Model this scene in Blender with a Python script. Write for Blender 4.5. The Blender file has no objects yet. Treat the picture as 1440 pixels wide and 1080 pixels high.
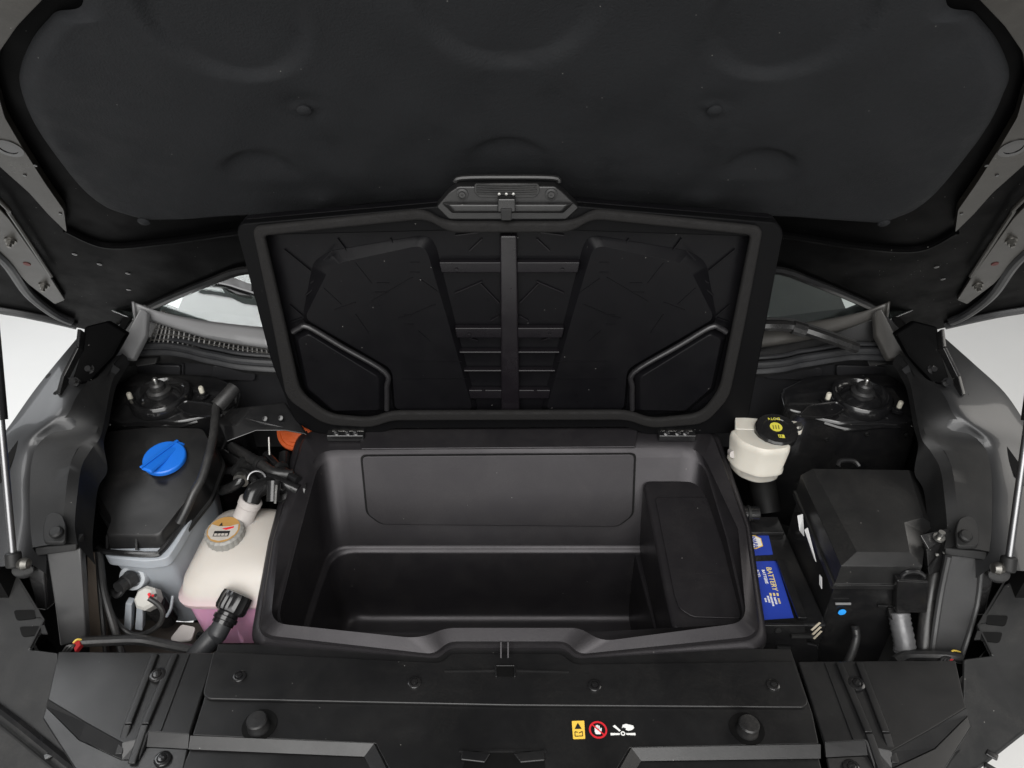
import bpy, bmesh, math, random
from mathutils import Vector, Matrix
R = math.radians
random.seed(7)
sc = bpy.context.scene
C = sc.collection

# ------------------------------------------------------------------ camera
FPX, PITCH, CAM = 1000.0, R(33), Vector((0, 0, 1.5))
cd = bpy.data.cameras.new('camera'); cam = bpy.data.objects.new('camera', cd); C.objects.link(cam)
cam.location = CAM; cam.rotation_euler = (math.pi/2 - PITCH, 0, 0)
cd.sensor_width = 36; cd.lens = 36*FPX/1440; cd.clip_start = .02; cd.clip_end = 200
sc.camera = cam

# ------------------------------------------------------------------ studio light
w = bpy.data.worlds.new('World'); sc.world = w; w.use_nodes = True
bgn = w.node_tree.nodes['Background']; bgn.inputs[0].default_value = (.95, .97, 1, 1); bgn.inputs[1].default_value = .16
def area(name, loc, target, sx, sy, power, col=(1, 1, 1)):
    l = bpy.data.lights.new(name, 'AREA'); l.shape = 'RECTANGLE'; l.size = sx; l.size_y = sy
    l.energy = power; l.color = col
    o = bpy.data.objects.new(name, l); C.objects.link(o); o.location = loc
    o.rotation_euler = (Vector(target)-Vector(loc)).to_track_quat('-Z', 'Y').to_euler()
    return o
area('studio_softbox_front', (-.3, -1.5, 3.4), (0, .55, .8), 2.8, 2.2, 140, (1, .985, .965))
area('showroom_window', (-.3, -3.6, 2.05), (0, .6, .9), 5.0, 2.7, 165, (1, .99, .97))
area('studio_softbox_left', (-2.7, 2.3, 2.6), (-.6, .9, .8), 1.8, 1.8, 36, (.95, .975, 1))
area('studio_softbox_right', (3.0, 1.2, 2.8), (.5, .8, .8), 1.6, 1.6, 32, (1, .96, .9))
area('ceiling_panel', (-1.5, 1.7, 3.4), (-1.35, 1.6, 0), 2.2, 1.4, 62, (1, 1, 1))
sc.view_settings.view_transform = 'Standard'; sc.view_settings.look = 'None'
sc.view_settings.exposure = 0; sc.view_settings.gamma = 1

# ------------------------------------------------------------------ pixel -> place helpers
AX = Vector((0, math.cos(PITCH), -math.sin(PITCH))); UP = Vector((0, math.sin(PITCH), math.cos(PITCH)))
def ray(px, py): return Vector(((px-720)/FPX, 0, 0)) + AX + UP*((540-py)/FPX)
def Z(px, py, z): d = ray(px, py); return CAM + d*((z-CAM.z)/d.z)
def YV(px, py, y): d = ray(px, py); return CAM + d*((y-CAM.y)/d.y)
def PLN(px, py, p0, n): d = ray(px, py); return CAM + d*((p0-CAM).dot(n)/d.dot(n))
RIMP, RIMN = Vector((0, .563, .752)), Vector((0, -.2294, .9733))
def rim(px, py, off=0): return PLN(px, py, RIMP+RIMN*off, RIMN)
LIDP, LIDN = Vector((0, .89, .85)), Vector((0, -.9988, -.05)).normalized()
def lid(px, py, off=0): return PLN(px, py, LIDP+LIDN*off, LIDN)
PHI = R(52); HE = Vector((0, -math.cos(PHI), math.sin(PHI))); HN = Vector((0, -math.sin(PHI), -math.cos(PHI)))
HP = Vector((0, 1.13, .985))
def hood(px, py, off=0): return PLN(px, py, HP+HN*off, HN)
def hsx(px, py): p = hood(px, py)-HP; return p.dot(HE), p.x
def hat(s, x, off=0): return HP + HE*s + HN*off + Vector((x, 0, 0))
def L_(px, py): return (px, py)
def M_(px, py): return (1437-px, py + max(0, (py-500)*.021))
def mp(pts, m): return [m(p[0], p[1]) + tuple(p[2:]) for p in pts]
def ZS(pts): return [Z(*p) for p in pts]

# ------------------------------------------------------------------ mesh helpers
def catmull(p, k, closed=False):
    n = len(p); out = []
    rng = range(n if closed else n-1)
    for i in rng:
        if closed: a, b, c, d = p[(i-1) % n], p[i], p[(i+1) % n], p[(i+2) % n]
        else: a, b, c, d = p[max(i-1, 0)], p[i], p[i+1], p[min(i+2, n-1)]
        for j in range(k):
            t = j/k
            out.append(b + (c-a)*(.5*t) + (a*2-b*5+c*4-d)*(.5*t*t) + (b*3-a-c*3+d)*(.5*t**3))
    if not closed: out.append(p[-1].copy())
    return out
def rnd(pts, r, n=4):
    out = []; N = len(pts)
    for i, p in enumerate(pts):
        rr = r[i] if isinstance(r, (list, tuple)) else r
        a, b = pts[i-1]-p, pts[(i+1) % N]-p
        la, lb = a.length, b.length
        q = min(rr, la*.49, lb*.49); A = p+a*(q/max(la, 1e-9)); B = p+b*(q/max(lb, 1e-9))
        for j in range(n+1):
            t = j/n; out.append(A*(1-t)**2 + p*(2*t*(1-t)) + B*t*t)
    return out
class MB:
    def __init__(s): s.v = []; s.f = []
    def add(s, vs, fs): o = len(s.v); s.v += [Vector(v) for v in vs]; s.f += [[i+o for i in f] for f in fs]; return s
    def prism(s, poly, vec):
        vec = Vector(vec); n = len(poly)
        return s.add(list(poly)+[p+vec for p in poly], [list(range(n)), list(range(2*n-1, n-1, -1))]+[[i, i+n, (i+1) % n+n, (i+1) % n] for i in range(n)])
    def ringprism(s, o, i, vec):
        vec = Vector(vec); n = len(o); f = []
        for k in range(n):
            l = (k+1) % n
            f += [[k, l, n+l, n+k], [2*n+k, 3*n+k, 3*n+l, 2*n+l], [k, 2*n+k, 2*n+l, l], [n+k, n+l, 3*n+l, 3*n+k]]
        return s.add(list(o)+list(i)+[p+vec for p in o]+[p+vec for p in i], f)
    def rings(s, rs, cap0=True, cap1=True, closed=True):
        n = len(rs[0]); f = []
        for a in range(len(rs)-1):
            for k in range(n if closed else n-1):
                l = (k+1) % n; f.append([a*n+k, a*n+l, (a+1)*n+l, (a+1)*n+k])
        if cap0: f.append(list(range(n-1, -1, -1)))
        if cap1: f.append([(len(rs)-1)*n+k for k in range(n)])
        return s.add([p for r in rs for p in r], f)
    def box(s, c, size, rot=None):
        m = rot or Matrix.Identity(3); c = Vector(c); x, y, z = [q/2 for q in size]
        vs = [c+m@Vector((a*x, b*y, d*z)) for a in (-1, 1) for b in (-1, 1) for d in (-1, 1)]
        return s.add(vs, [[0, 1, 3, 2], [4, 6, 7, 5], [0, 4, 5, 1], [2, 3, 7, 6], [0, 2, 6, 4], [1, 5, 7, 3]])
    def lathe(s, prof, o, ax=(0, 0, 1), n=32, lobes=0, amp=0):
        o = Vector(o); ax = Vector(ax).normalized(); x = ax.orthogonal().normalized(); y = ax.cross(x); rs = []
        for r, h in prof:
            r = max(r, 1e-5)
            rs.append([o+ax*h+(x*math.cos(2*math.pi*k/n)+y*math.sin(2*math.pi*k/n))*(r*(1+amp*(math.cos(lobes*2*math.pi*k/n) > 0) if lobes else r)) if lobes else o+ax*h+(x*math.cos(2*math.pi*k/n)+y*math.sin(2*math.pi*k/n))*r for k in range(n)])
        return s.rings(rs)
    def tube(s, path, r, n=10, k=6, wave=None):
        P = catmull([Vector(p) for p in path], k) if k else [Vector(p) for p in path]
        rs = []; prev = None
        for i, p in enumerate(P):
            t = (P[min(i+1, len(P)-1)]-P[max(i-1, 0)]).normalized()
            if prev is None: prev = t.orthogonal().normalized()
            prev = (prev - t*prev.dot(t)).normalized(); y = t.cross(prev)
            rr = r[min(int(i/len(P)*len(r)), len(r)-1)] if isinstance(r, (list, tuple)) else r
            if wave: rr *= 1 + wave*(i % 2)
            rs.append([p+(prev*math.cos(2*math.pi*q/n)+y*math.sin(2*math.pi*q/n))*rr for q in range(n)])
        return s.rings(rs)
    def loft(s, rows, k=5, kc=5):
        g = [catmull(r, kc) for r in rows]
        cols = [catmull([g[i][j] for i in range(len(g))], k) for j in range(len(g[0]))]
        nr, ncol = len(cols[0]), len(cols)
        return s.add([cols[j][i] for i in range(nr) for j in range(ncol)],
                     [[i*ncol+j, i*ncol+j+1, (i+1)*ncol+j+1, (i+1)*ncol+j] for i in range(nr-1) for j in range(ncol-1)])
    def bar(s, a, b, wdt, h, up, over=0):
        a, b = Vector(a), Vector(b); t = (b-a).normalized(); up = Vector(up).normalized(); sd = t.cross(up).normalized()*wdt/2
        return s.prism([a-sd, a+sd, b+sd, b-sd], up*h)
ORG = {}
def thing(name, label, cat, loc, group=None):
    o = bpy.data.objects.new(name, None); C.objects.link(o); o.empty_display_size = .05
    o.location = loc; ORG[o.name] = Vector(loc); o['label'] = label; o['category'] = cat
    if group: o['group'] = group
    return o
def tag(o, label, cat, group=None):
    o['label'] = label; o['category'] = cat
    if group: o['group'] = group
    return o
def build(mb, name, mat, parent=None, bevel=0, seg=2, smooth=35, solid=0, soff=0, sub=0, label=None, kind=None, ang=32):
    me = bpy.data.meshes.new(name)
    c = sum(mb.v, Vector())/len(mb.v)
    me.from_pydata([v-c for v in mb.v], [], mb.f)
    bm = bmesh.new(); bm.from_mesh(me); bmesh.ops.remove_doubles(bm, verts=bm.verts, dist=1e-6)
    bmesh.ops.recalc_face_normals(bm, faces=bm.faces); bm.to_mesh(me); bm.free()
    o = bpy.data.objects.new(name, me); C.objects.link(o); me.materials.append(mat)
    po = ORG[parent.name] if parent else Vector()
    o.location = c-po; ORG[o.name] = c.copy(); o.parent = parent
    me.shade_smooth() if smooth else me.shade_flat()
    if solid: m = o.modifiers.new('solid', 'SOLIDIFY'); m.thickness = solid; m.offset = soff
    if bevel:
        m = o.modifiers.new('bevel', 'BEVEL'); m.width = bevel; m.segments = seg; m.limit_method = 'ANGLE'; m.angle_limit = R(ang)
        m.use_clamp_overlap = True
        m = o.modifiers.new('wn', 'WEIGHTED_NORMAL'); m.keep_sharp = True
    elif smooth and not sub: me.set_sharp_from_angle(angle=R(smooth))
    if sub: m = o.modifiers.new('sub', 'SUBSURF'); m.levels = m.render_levels = sub
    if label: o['label'] = label
    if kind: o['kind'] = kind
    return o
def text(body, size, o, xd, yd, mat, parent, name='lettering', sx=1):
    cu = bpy.data.curves.new('t', 'FONT'); cu.body = body; cu.size = size; cu.align_x = 'CENTER'; cu.align_y = 'CENTER'; cu.extrude = .00015; cu.offset = size*.012
    t = bpy.data.objects.new('t', cu); C.objects.link(t); bpy.context.view_layer.update()
    me = bpy.data.meshes.new_from_object(t.evaluated_get(bpy.context.evaluated_depsgraph_get()))
    bpy.data.objects.remove(t)
    X = Vector(xd).normalized(); Yv = Vector(yd); Yv = (Yv-X*Yv.dot(X)).normalized(); N = X.cross(Yv)
    mb = MB(); mb.add([Vector(o)+X*(v.co.x*sx)+Yv*v.co.y+N*(v.co.z+.0002) for v in me.vertices], [list(p.vertices) for p in me.polygons])
    return build(mb, name, mat, parent, smooth=0)

# ------------------------------------------------------------------ materials
def mat(name, col, rough=.5, metal=0, grain=0, gs=1400, mott=0, dust=0, spec=.5, coat=0, trans=0, sss=0, ms=7, film=0):
    m = bpy.data.materials.new(name); m.use_nodes = True; nt = m.node_tree; b = nt.nodes['Principled BSDF']
    N, Lk = nt.nodes.new, nt.links.new
    b.inputs['Base Color'].default_value = (*col, 1); b.inputs['Roughness'].default_value = rough
    b.inputs['Metallic'].default_value = metal; b.inputs['Specular IOR Level'].default_value = spec
    b.inputs['Coat Weight'].default_value = coat; b.inputs['Coat Roughness'].default_value = .06
    b.inputs['Transmission Weight'].default_value = trans
    if sss:
        b.inputs['Subsurface Weight'].default_value = sss; b.inputs['Subsurface Radius'].default_value = (.02, .015, .012)
        b.inputs['Subsurface Scale'].default_value = .6
    tc = N('ShaderNodeTexCoord')
    geo = N('ShaderNodeNewGeometry')
    vec = geo.outputs['Position']
    colsock = None
    if mott or dust:
        n1 = N('ShaderNodeTexNoise'); n1.inputs['Scale'].default_value = ms; n1.inputs['Detail'].default_value = 8; n1.inputs['Roughness'].default_value = .65
        Lk(vec, n1.inputs['Vector'])
    if mott:
        mr = N('ShaderNodeMapRange'); mr.inputs[1].default_value = .3; mr.inputs[2].default_value = .7
        mr.inputs[3].default_value = rough*(1-mott); mr.inputs[4].default_value = min(1, rough*(1+mott))
        Lk(n1.outputs['Fac'], mr.inputs[0]); Lk(mr.outputs[0], b.inputs['Roughness'])
        mx = N('ShaderNodeMix'); mx.data_type = 'RGBA'
        mx.inputs['A'].default_value = (*[c*(1-mott*.5) for c in col], 1); mx.inputs['B'].default_value = (*[min(1, c*(1+mott*.7)+.0005) for c in col], 1)
        Lk(n1.outputs['Fac'], mx.inputs['Factor']); colsock = mx.outputs['Result']
    if dust:
        vo = N('ShaderNodeTexVoronoi'); vo.inputs['Scale'].default_value = 130; Lk(vec, vo.inputs['Vector'])
        lt = N('ShaderNodeMath'); lt.operation = 'LESS_THAN'; lt.inputs[1].default_value = .07; Lk(vo.outputs['Distance'], lt.inputs[0])
        sx = N('ShaderNodeSeparateColor'); Lk(vo.outputs['Color'], sx.inputs[0])
        gt = N('ShaderNodeMath'); gt.operation = 'GREATER_THAN'; gt.inputs[1].default_value = 1-dust*.12; Lk(sx.outputs[0], gt.inputs[0])
        mu = N('ShaderNodeMath'); mu.operation = 'MULTIPLY'; Lk(lt.outputs[0], mu.inputs[0]); Lk(gt.outputs[0], mu.inputs[1])
        m2 = N('ShaderNodeMath'); m2.operation = 'MULTIPLY'; m2.inputs[1].default_value = .5; Lk(mu.outputs[0], m2.inputs[0])
        md = N('ShaderNodeMix'); md.data_type = 'RGBA'; md.inputs['B'].default_value = (.4, .39, .37, 1)
        if colsock: Lk(colsock, md.inputs['A'])
        else: md.inputs['A'].default_value = (*col, 1)
        Lk(m2.outputs[0], md.inputs['Factor']); colsock = md.outputs['Result']
    if film:
        nf = N('ShaderNodeTexNoise'); nf.inputs['Scale'].default_value = 13; nf.inputs['Detail'].default_value = 6; nf.inputs['Roughness'].default_value = .7; nf.inputs['Distortion'].default_value = .6
        ng = N('ShaderNodeTexNoise'); ng.inputs['Scale'].default_value = 420; ng.inputs['Detail'].default_value = 3
        Lk(vec, nf.inputs['Vector']); Lk(vec, ng.inputs['Vector'])
        r1 = N('ShaderNodeMapRange'); r1.inputs[1].default_value = .42; r1.inputs[2].default_value = .78; r1.inputs[4].default_value = film; Lk(nf.outputs['Fac'], r1.inputs[0])
        r2 = N('ShaderNodeMapRange'); r2.inputs[1].default_value = .35; r2.inputs[2].default_value = .7; r2.inputs[3].default_value = .25; Lk(ng.outputs['Fac'], r2.inputs[0])
        mm_ = N('ShaderNodeMath'); mm_.operation = 'MULTIPLY'; Lk(r1.outputs[0], mm_.inputs[0]); Lk(r2.outputs[0], mm_.inputs[1])
        mf = N('ShaderNodeMix'); mf.data_type = 'RGBA'; mf.inputs['B'].default_value = (.16, .15, .135, 1); Lk(mm_.outputs[0], mf.inputs['Factor'])
        if colsock: Lk(colsock, mf.inputs['A'])
        else: mf.inputs['A'].default_value = (*col, 1)
        colsock = mf.outputs['Result']
    if colsock: Lk(colsock, b.inputs['Base Color'])
    if grain:
        n2 = N('ShaderNodeTexNoise'); n2.inputs['Scale'].default_value = gs; n2.inputs['Detail'].default_value = 2
        Lk(vec, n2.inputs['Vector'])
        bp = N('ShaderNodeBump'); bp.inputs['Strength'].default_value = grain; bp.inputs['Distance'].default_value = .0006 if rough > .8 else .00016
        Lk(n2.outputs['Fac'], bp.inputs['Height']); Lk(bp.outputs[0], b.inputs['Normal'])
    return m
PL = mat('black_grained_plastic', (.006, .006, .0064), .38, grain=.35, mott=.22, dust=.5, film=0.07)
PLB = mat('black_plastic_bumper', (.0065, .0067, .007), .45, grain=.4, mott=.25, dust=.6, film=0.15)
TUB = mat('tub_plastic', (.0095, .0088, .0099), .40, grain=.6, gs=650, mott=.2, dust=.3, spec=.38, film=0.07)
TUB.node_tree.nodes['Principled BSDF'].inputs['Specular Tint'].default_value = (1, .96, 1, 1)
LIDM = mat('lid_inner_plastic', (.0034, .0033, .004), .34, grain=.12, mott=.3, dust=.5, ms=14, spec=.1, film=0.015)
LIDB = mat('lid_border_plastic', (.003, .003, .0033), .4, grain=.2, mott=.25, dust=.4, spec=.06)
SPIN = mat('lid_spine_plastic', (.006, .005, .0063), .24, mott=.4, ms=16, spec=.4)
RIDGE_LIT = mat('lid_ridge_highlight', (.012, .0115, .0125), .34, mott=.25, ms=20)  # lighter copy of the lid plastic, edge highlight put into the colour
RIB = mat('lid_rib_plastic', (.0055, .0048, .006), .3, grain=.08, mott=.3, ms=20, spec=.2)
FOAM = mat('foam_gasket', (.0095, .009, .0089), .95, grain=1, gs=320, mott=.3, ms=60, spec=.2)
LINER = mat('felt_liner', (.0100, .0106, .0118), .93, grain=1, gs=420, mott=.3, dust=.3, spec=.2, ms=22)
GLS = mat('black_body_paint', (.006, .006, .0065), .16, mott=.45, dust=.8, coat=.3, ms=18, film=0.1)
HBK = mat('hood_black_primer', (.0013, .0013, .0014), .4, mott=.4, dust=1, ms=14, spec=.02)
GRP = mat('grey_hood_frame_paint', (.021, .019, .016), .32, metal=.25, mott=.18, dust=.5, ms=16, film=0.2)
FEN = mat('fender_paint', (.028, .0285, .0298), .4, metal=.3, mott=.08, coat=.25, film=0.05)
TRIM = mat('fender_trim_plastic', (.008, .0081, .0084), .54, grain=.3, mott=.15, dust=.3, spec=.3, film=0.08)
POST = mat('post_plastic', (.032, .0322, .033), .4, grain=.3, mott=.2, dust=.3, film=0.12)
SEAL = mat('rubber_seal', (.014, .0145, .016), .4, grain=.2, mott=.3, film=0.12)
RUB = mat('black_rubber', (.012, .012, .0125), .42, grain=.25, gs=600, mott=.35, ms=25, film=0.3)
SHINE = mat('shiny_black_plastic', (.008, .008, .0085), .2, mott=.35, ms=30, film=0.12)
STEEL = mat('zinc_steel', (.36, .355, .34), .34, metal=1, mott=.3, ms=60)
DKST = mat('dull_dark_bolt', (.14, .135, .125), .42, metal=.9, mott=.4, ms=80)
ROD = mat('polished_rod', (.24, .24, .245), .38, metal=1)
TANK = mat('grey_tank_plastic', (.29, .31, .335), .42, grain=.15, gs=500, mott=.15, sss=.15, ms=12)
WHT = mat('milky_tank_plastic', (.44, .41, .375), .4, grain=.12, gs=400, mott=.1, sss=.35, ms=14)
WH2 = mat('milky_reservoir_plastic', (.5, .475, .42), .38, grain=.1, gs=400, mott=.12, sss=.3, ms=20)
def tint(m, z0, z1, col, amt):
    nt = m.node_tree; b = nt.nodes['Principled BSDF']; src = b.inputs['Base Color'].links[0].from_socket
    g = nt.nodes.new('ShaderNodeNewGeometry'); sp = nt.nodes.new('ShaderNodeSeparateXYZ'); nt.links.new(g.outputs['Position'], sp.inputs[0])
    mr = nt.nodes.new('ShaderNodeMapRange'); mr.inputs[1].default_value = z0; mr.inputs[2].default_value = z1; mr.inputs[3].default_value = amt; mr.inputs[4].default_value = 0
    nt.links.new(sp.outputs['Z'], mr.inputs[0]); mx = nt.nodes.new('ShaderNodeMix'); mx.data_type = 'RGBA'; mx.inputs['B'].default_value = (*col, 1)
    nt.links.new(src, mx.inputs['A']); nt.links.new(mr.outputs[0], mx.inputs['Factor']); nt.links.new(mx.outputs['Result'], b.inputs['Base Color'])
tint(WHT, .708, .728, (.55, .28, .38), .5)
PINK = mat('pink_fluid_tank', (.78, .40, .60), .35, mott=.18, sss=.3, ms=20)
BLUE = mat('blue_cap', (.01, .135, .58), .36, mott=.06)
ORNG = mat('orange_cover', (.40, .065, .009), .45, mott=.2, ms=40)
CAPG = mat('grey_ribbed_cap', (.22, .215, .2), .45, mott=.25, ms=40)
NECK = mat('pale_hose_neck', (.38, .355, .34), .4, mott=.15, ms=30)
STK_L = mat('lime_yellow_print', (.55, .5, .06), .45)
STK_O = mat('orange_sticker', (.36, .2, .06), .45, mott=.3, ms=60); STK_C = mat('worn_white_print', (.4, .37, .33), .5, mott=.3, ms=60); STK_W = mat('white_print', (.82, .82, .80), .45)
STK_Y = mat('yellow_sticker', (.85, .55, .08), .4); STK_R = mat('red_print', (.62, .02, .03), .45); STK_K = mat('black_print', (.012, .012, .012), .5)
STK_B = mat('battery_label_blue', (.022, .05, .34), .3, mott=.12); STK_G = mat('gold_print', (.72, .58, .25), .4)
CYAN = mat('blue_paint_dot', (.03, .32, .85), .4); REDW = mat('red_wire', (.4, .02, .025), .4); YELW = mat('yellow_wire', (.7, .5, .08), .4)
RUST = mat('dusty_frame_rail', (.11, .085, .065), .8, grain=.5, gs=200, mott=.6, ms=45)
DIRT = mat('dusty_floor_pan', (.06, .05, .043), .85, grain=.5, gs=150, mott=.7, ms=30)
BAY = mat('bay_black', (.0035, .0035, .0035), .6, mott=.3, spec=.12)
FLOOR = mat('studio_floor', (.72, .72, .71), .35, mott=.1, ms=1.3)
COWL_LIT = mat('cowl_plastic_lit', (.16, .16, .162), .4, grain=.25, mott=.15, dust=.2)  # lightened copy of the cowl plastic, sky reflection put into the colour
DASH = mat('dashboard_plastic', (.04, .04, .038), .7, grain=.3, mott=.15)
GLASS = mat('windshield_glass', (.85, .92, .9), .02, trans=1, mott=0)
BRK = mat('silver_tape', (.11, .11, .113), .4, metal=.3, mott=.5, ms=80)

# ------------------------------------------------------------------ setting
def st(o): o['kind'] = 'structure'; return o
fl = MB(); fl.add([(-30, -30, 0), (30, -30, 0), (30, 30, 0), (-30, 30, 0)], [[0, 1, 2, 3]])
st(build(fl, 'floor', FLOOR, smooth=0))
b = MB()
b.box((0, .83, .385), (1.2, .56, .02)); b.box((-.66, .865, .60), (.02, .49, .42)); b.box((.66, .865, .60), (.02, .49, .42))
b.box((0, 1.11, .60), (1.34, .02, .42)); b.box((0, .545, .51), (1.06, .02, .25)); b.prism([Vector((.53, .535, .385)), Vector((.65, .62, .385)), Vector((.65, .62, .66)), Vector((.53, .535, .635))], (0, .02, 0)); b.prism([Vector((-.53, .535, .385)), Vector((-.65, .62, .385)), Vector((-.65, .62, .66)), Vector((-.53, .535, .635))], (0, .02, 0))
st(build(b, 'engine_bay', BAY, smooth=0))

# ------------------------------------------------------------------ bonnet
def build_hood():
    t = thing('hood', 'raised black hood with felt lining held open over the whole engine bay', 'hood', hat(0, 0))
    # outline of the rear edge in (x, s)
    edge = [(340, 378), (300, 392), (250, 412), (215, 428), (190, 442), (165, 462), (140, 468), (110, 461), (60, 450), (0, 439)]
    le = [hsx(*p) for p in edge]
    re = [(s, -x-.003) for s, x in le]
    c0 = le[0][0]
    mid = [(c0+.034*math.cos(u*math.pi/2), le[0][1]*u) for u in (.85, .6, .3, 0, -.3, -.6, -.85)]
    # side continues to the front corner
    def side(l, sg): return [(s, x) for s, x in l] + [(.45, sg*.80), (.75, sg*.79), (.97, sg*.70)]
    path = list(reversed(side(le, -1))) + mid + side(re, 1)
    path = path + [(1.06, .4), (1.08, 0), (1.06, -.4)]
    def drop(x): return .0
    p3 = [hat(s, x, 0) for s, x in path]
    build(MB().prism(p3, HN*-.004), 'inner_panel', HBK, t)
    build(MB().prism([p-HN*.016 for p in p3], HN*-.012), 'outer_panel', FEN, t, bevel=.004)
    # rear lip fold and the folded hem line under the lining
    rr = [hat(s, x, .004) for s, x in list(reversed(le[:6]))+mid+re[:6]]
    build(MB().tube(rr, .0075, 8, 3), 'rear_hem', SHINE, t)
    rr = [hood(*p, .003) for p in [(92, 322), (150, 345), (230, 340), (340, 325), (520, 306), (720, 300), (920, 308), (1100, 330), (1200, 345), (1290, 350), (1345, 325)]]
    build(MB().tube(rr, .006, 8, 6), 'panel_fold', HBK, t)
    # felt lining
    bl = [(112, -22), (75, 18), (45, 55), (28, 100), (32, 132), (48, 170), (78, 215), (112, 258), (140, 282), (168, 295), (215, 303), (300, 299), (430, 290), (560, 277), (720, 270), (880, 278), (1000, 289), (1120, 299), (1230, 306), (1272, 298), (1300, 282), (1325, 258), (1360, 215), (1392, 170), (1410, 132), (1419, 100), (1402, 55), (1372, 18), (1335, -22)]
    bl = [hsx(*p) for p in bl] + [(.80, .40), (.93, .28), (.96, 0), (.93, -.28), (.80, -.40)]
    bd = catmull([Vector((x, s, 0)) for s, x in bl], 10, True)
    cx = Vector((0, .52, 0)); NR = 64
    def bump(x, s):
        h = 0
        def g(px, py, r, a):
            cs, cxx = hsx(px, py); return a*math.exp(-((x-cxx)**2+(s-cs)**2)/(r*r))
        def arc(px, py, r, wd, a):
            cs, cxx = hsx(px, py); d = math.hypot(x-cxx, (s-cs)); up = max(0, min(1, (s-cs)/r*1.5+.45)); return a*math.exp(-((d-r)/wd)**2)*up
        def dome(px, py, r, a, half=True):
            cs, cxx = hsx(px, py); d = math.hypot(x-cxx, s-cs); q = max(0, min(1, (r-d)/.016)); return a*q*q*(3-2*q)*(max(0, min(1, (s-cs)/r*1.2+.35)) if half else 1)
        for px in (430, 1003):
            h += g(px, 137, .02, -.006) + g(px, 139, .008, .009)
        h += dome(372, 232, .052, -.0085) + dome(1062, 230, .052, -.0085) + dome(716, 220, .060, -.0075)
        h += g(455, 268, .02, .006) + g(985, 268, .02, .006) + g(205, 296, .017, .004) + g(1240, 298, .017, .004) + g(80, 190, .014, .004) + g(1375, 195, .014, .004)
        h += dome(318, 10, .085, -.008, False) + dome(1112, 10, .085, -.008, False) + dome(716, -25, .095, -.008, False)
        h += g(110, 45, .03, -.004) + g(1345, 45, .03, -.004)
        h += .0016*math.sin(x*23+s*11)*math.sin(s*31-x*7) + .0008*math.sin(x*61+2)*math.sin(s*47)
        return h
    vs, fs = [], []; n = len(bd)
    for i in range(NR+1):
        q = 1-(i/NR)**1.25 if i else 1
        for p in bd:
            c = cx+(p-cx)*q; e = (1-q)/.045
            hh = .014*min(1, math.sqrt(min(1, e))) if e > 0 else 0
            vs.append(hat(c.y, c.x, .001+hh+(bump(c.x, c.y)*min(1, e) if q < 1 else 0)))
    for i in range(NR):
        for k in range(n):
            l = (k+1) % n; fs.append([i*n+k, i*n+l, (i+1)*n+l, (i+1)*n+k])
    build(MB().add(vs, fs), 'felt_lining', LINER, t, smooth=179)
    for px, py in [(455, 266), (985, 266), (205, 297), (1240, 299), (430, 138), (1003, 138)]:
        s, x = hsx(px, py)
        build(MB().lathe([(.0001, .0), (.008, 0), (.0085, .002), (.006, .004), (.0001, .0045)], hat(s, x, .016), HN, 20), 'lining_clip', LINER, t)
    # painted side frames with holes, seal strips and striker rails
    for sg, m in ((-1, L_), (1, lambda px, py: (1437-px, py))):
        def hh(pts, off): return [hood(*m(*p), off) for p in pts]
        fr = hh([(-160, -160), (70, -20), (28, 24), (2, 62), (-4, 105), (10, 155), (36, 200), (66, 248), (92, 286), (96, 318), (70, 292), (44, 262), (0, 222), (-160, 90)], .004)
        sfr = build(MB().prism(rnd(fr, .006, 3), HN*.011), 'side_frame', GRP, t, bevel=.004)
        q = hh([(12, 208)], .015)[0]
        build(MB().lathe([(.0165, 0), (.0165, .0012), (.0105, .0014), (.0105, .0004)], q, HN, 28), 'slot_grommet', GLS, sfr)
        for px, py in ((50, 232), (35, 246), (85, 300)):
            build(MB().lathe([(.0022, 0), (.0022, .0014), (.0001, .0016)], hh([(px, py)], .015)[0], HN, 12), 'small_hole_plug', GLS, sfr)
        rl = hh([(-160, 145), (0, 288), (14, 303), (72, 386), (92, 418), (78, 424), (40, 395), (-10, 340), (-160, 215)], .002)
        srl = build(MB().prism(rnd(rl, .004, 2), HN*.006), 'striker_rail', GRP, t, bevel=.002)
        ed = hh([(-160, 128), (0, 282), (14, 300), (44, 345), (72, 388)], .012)
        build(MB().tube(ed, .0035, 8, 5), 'rail_flange', GRP, srl)
        for px, py in ((15, 338), (62, 401)):
            pb = hh([(px, py)], .008)[0]
            bo = build(MB().lathe([(.0085, 0), (.0085, .002), (.0055, .002)], pb, HN, 24), 'bolt', DKST, srl)
            hx = MB(); hx.lathe([(.0062, .002), (.0062, .007), (.0035, .0075), (.0035, .012), (.0001, .0125)], pb, HN, 6)
            build(hx, 'bolt_head', DKST, srl, smooth=20)
        build(MB().lathe([(.0055, 0), (.0055, .0012), (.003, .0015), (.0001, .0008)], hh([(38, 371)], .008)[0], HN, 20), 'rivet_nut', mat('rusty_nut', (.09, .02, .018), .5, metal=.5), srl)
        se = hh([(-170, 200), (-60, 310), (5, 364), (40, 412), (75, 440), (100, 452)], .006)
        build(MB().tube(se, .009, 10, 5), 'edge_seal', SEAL, t)
        # folded outer flange
        eg = hh([(-160, 415), (0, 436), (60, 447), (108, 458)], .004)
        build(MB().tube(eg, .008, 10, 4), 'outer_hem', FEN, t)
    for px, py in [(140, 371), (180, 384), (105, 357), (181, 407), (1317, 375), (1326, 392)]:
        build(MB().lathe([(.004, 0), (.004, .001), (.0015, .002), (.0001, .002)], hood(px, py, 0), HN, 14), 'drain_plug', GLS, t)
    return t
HOOD = build_hood()

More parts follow.
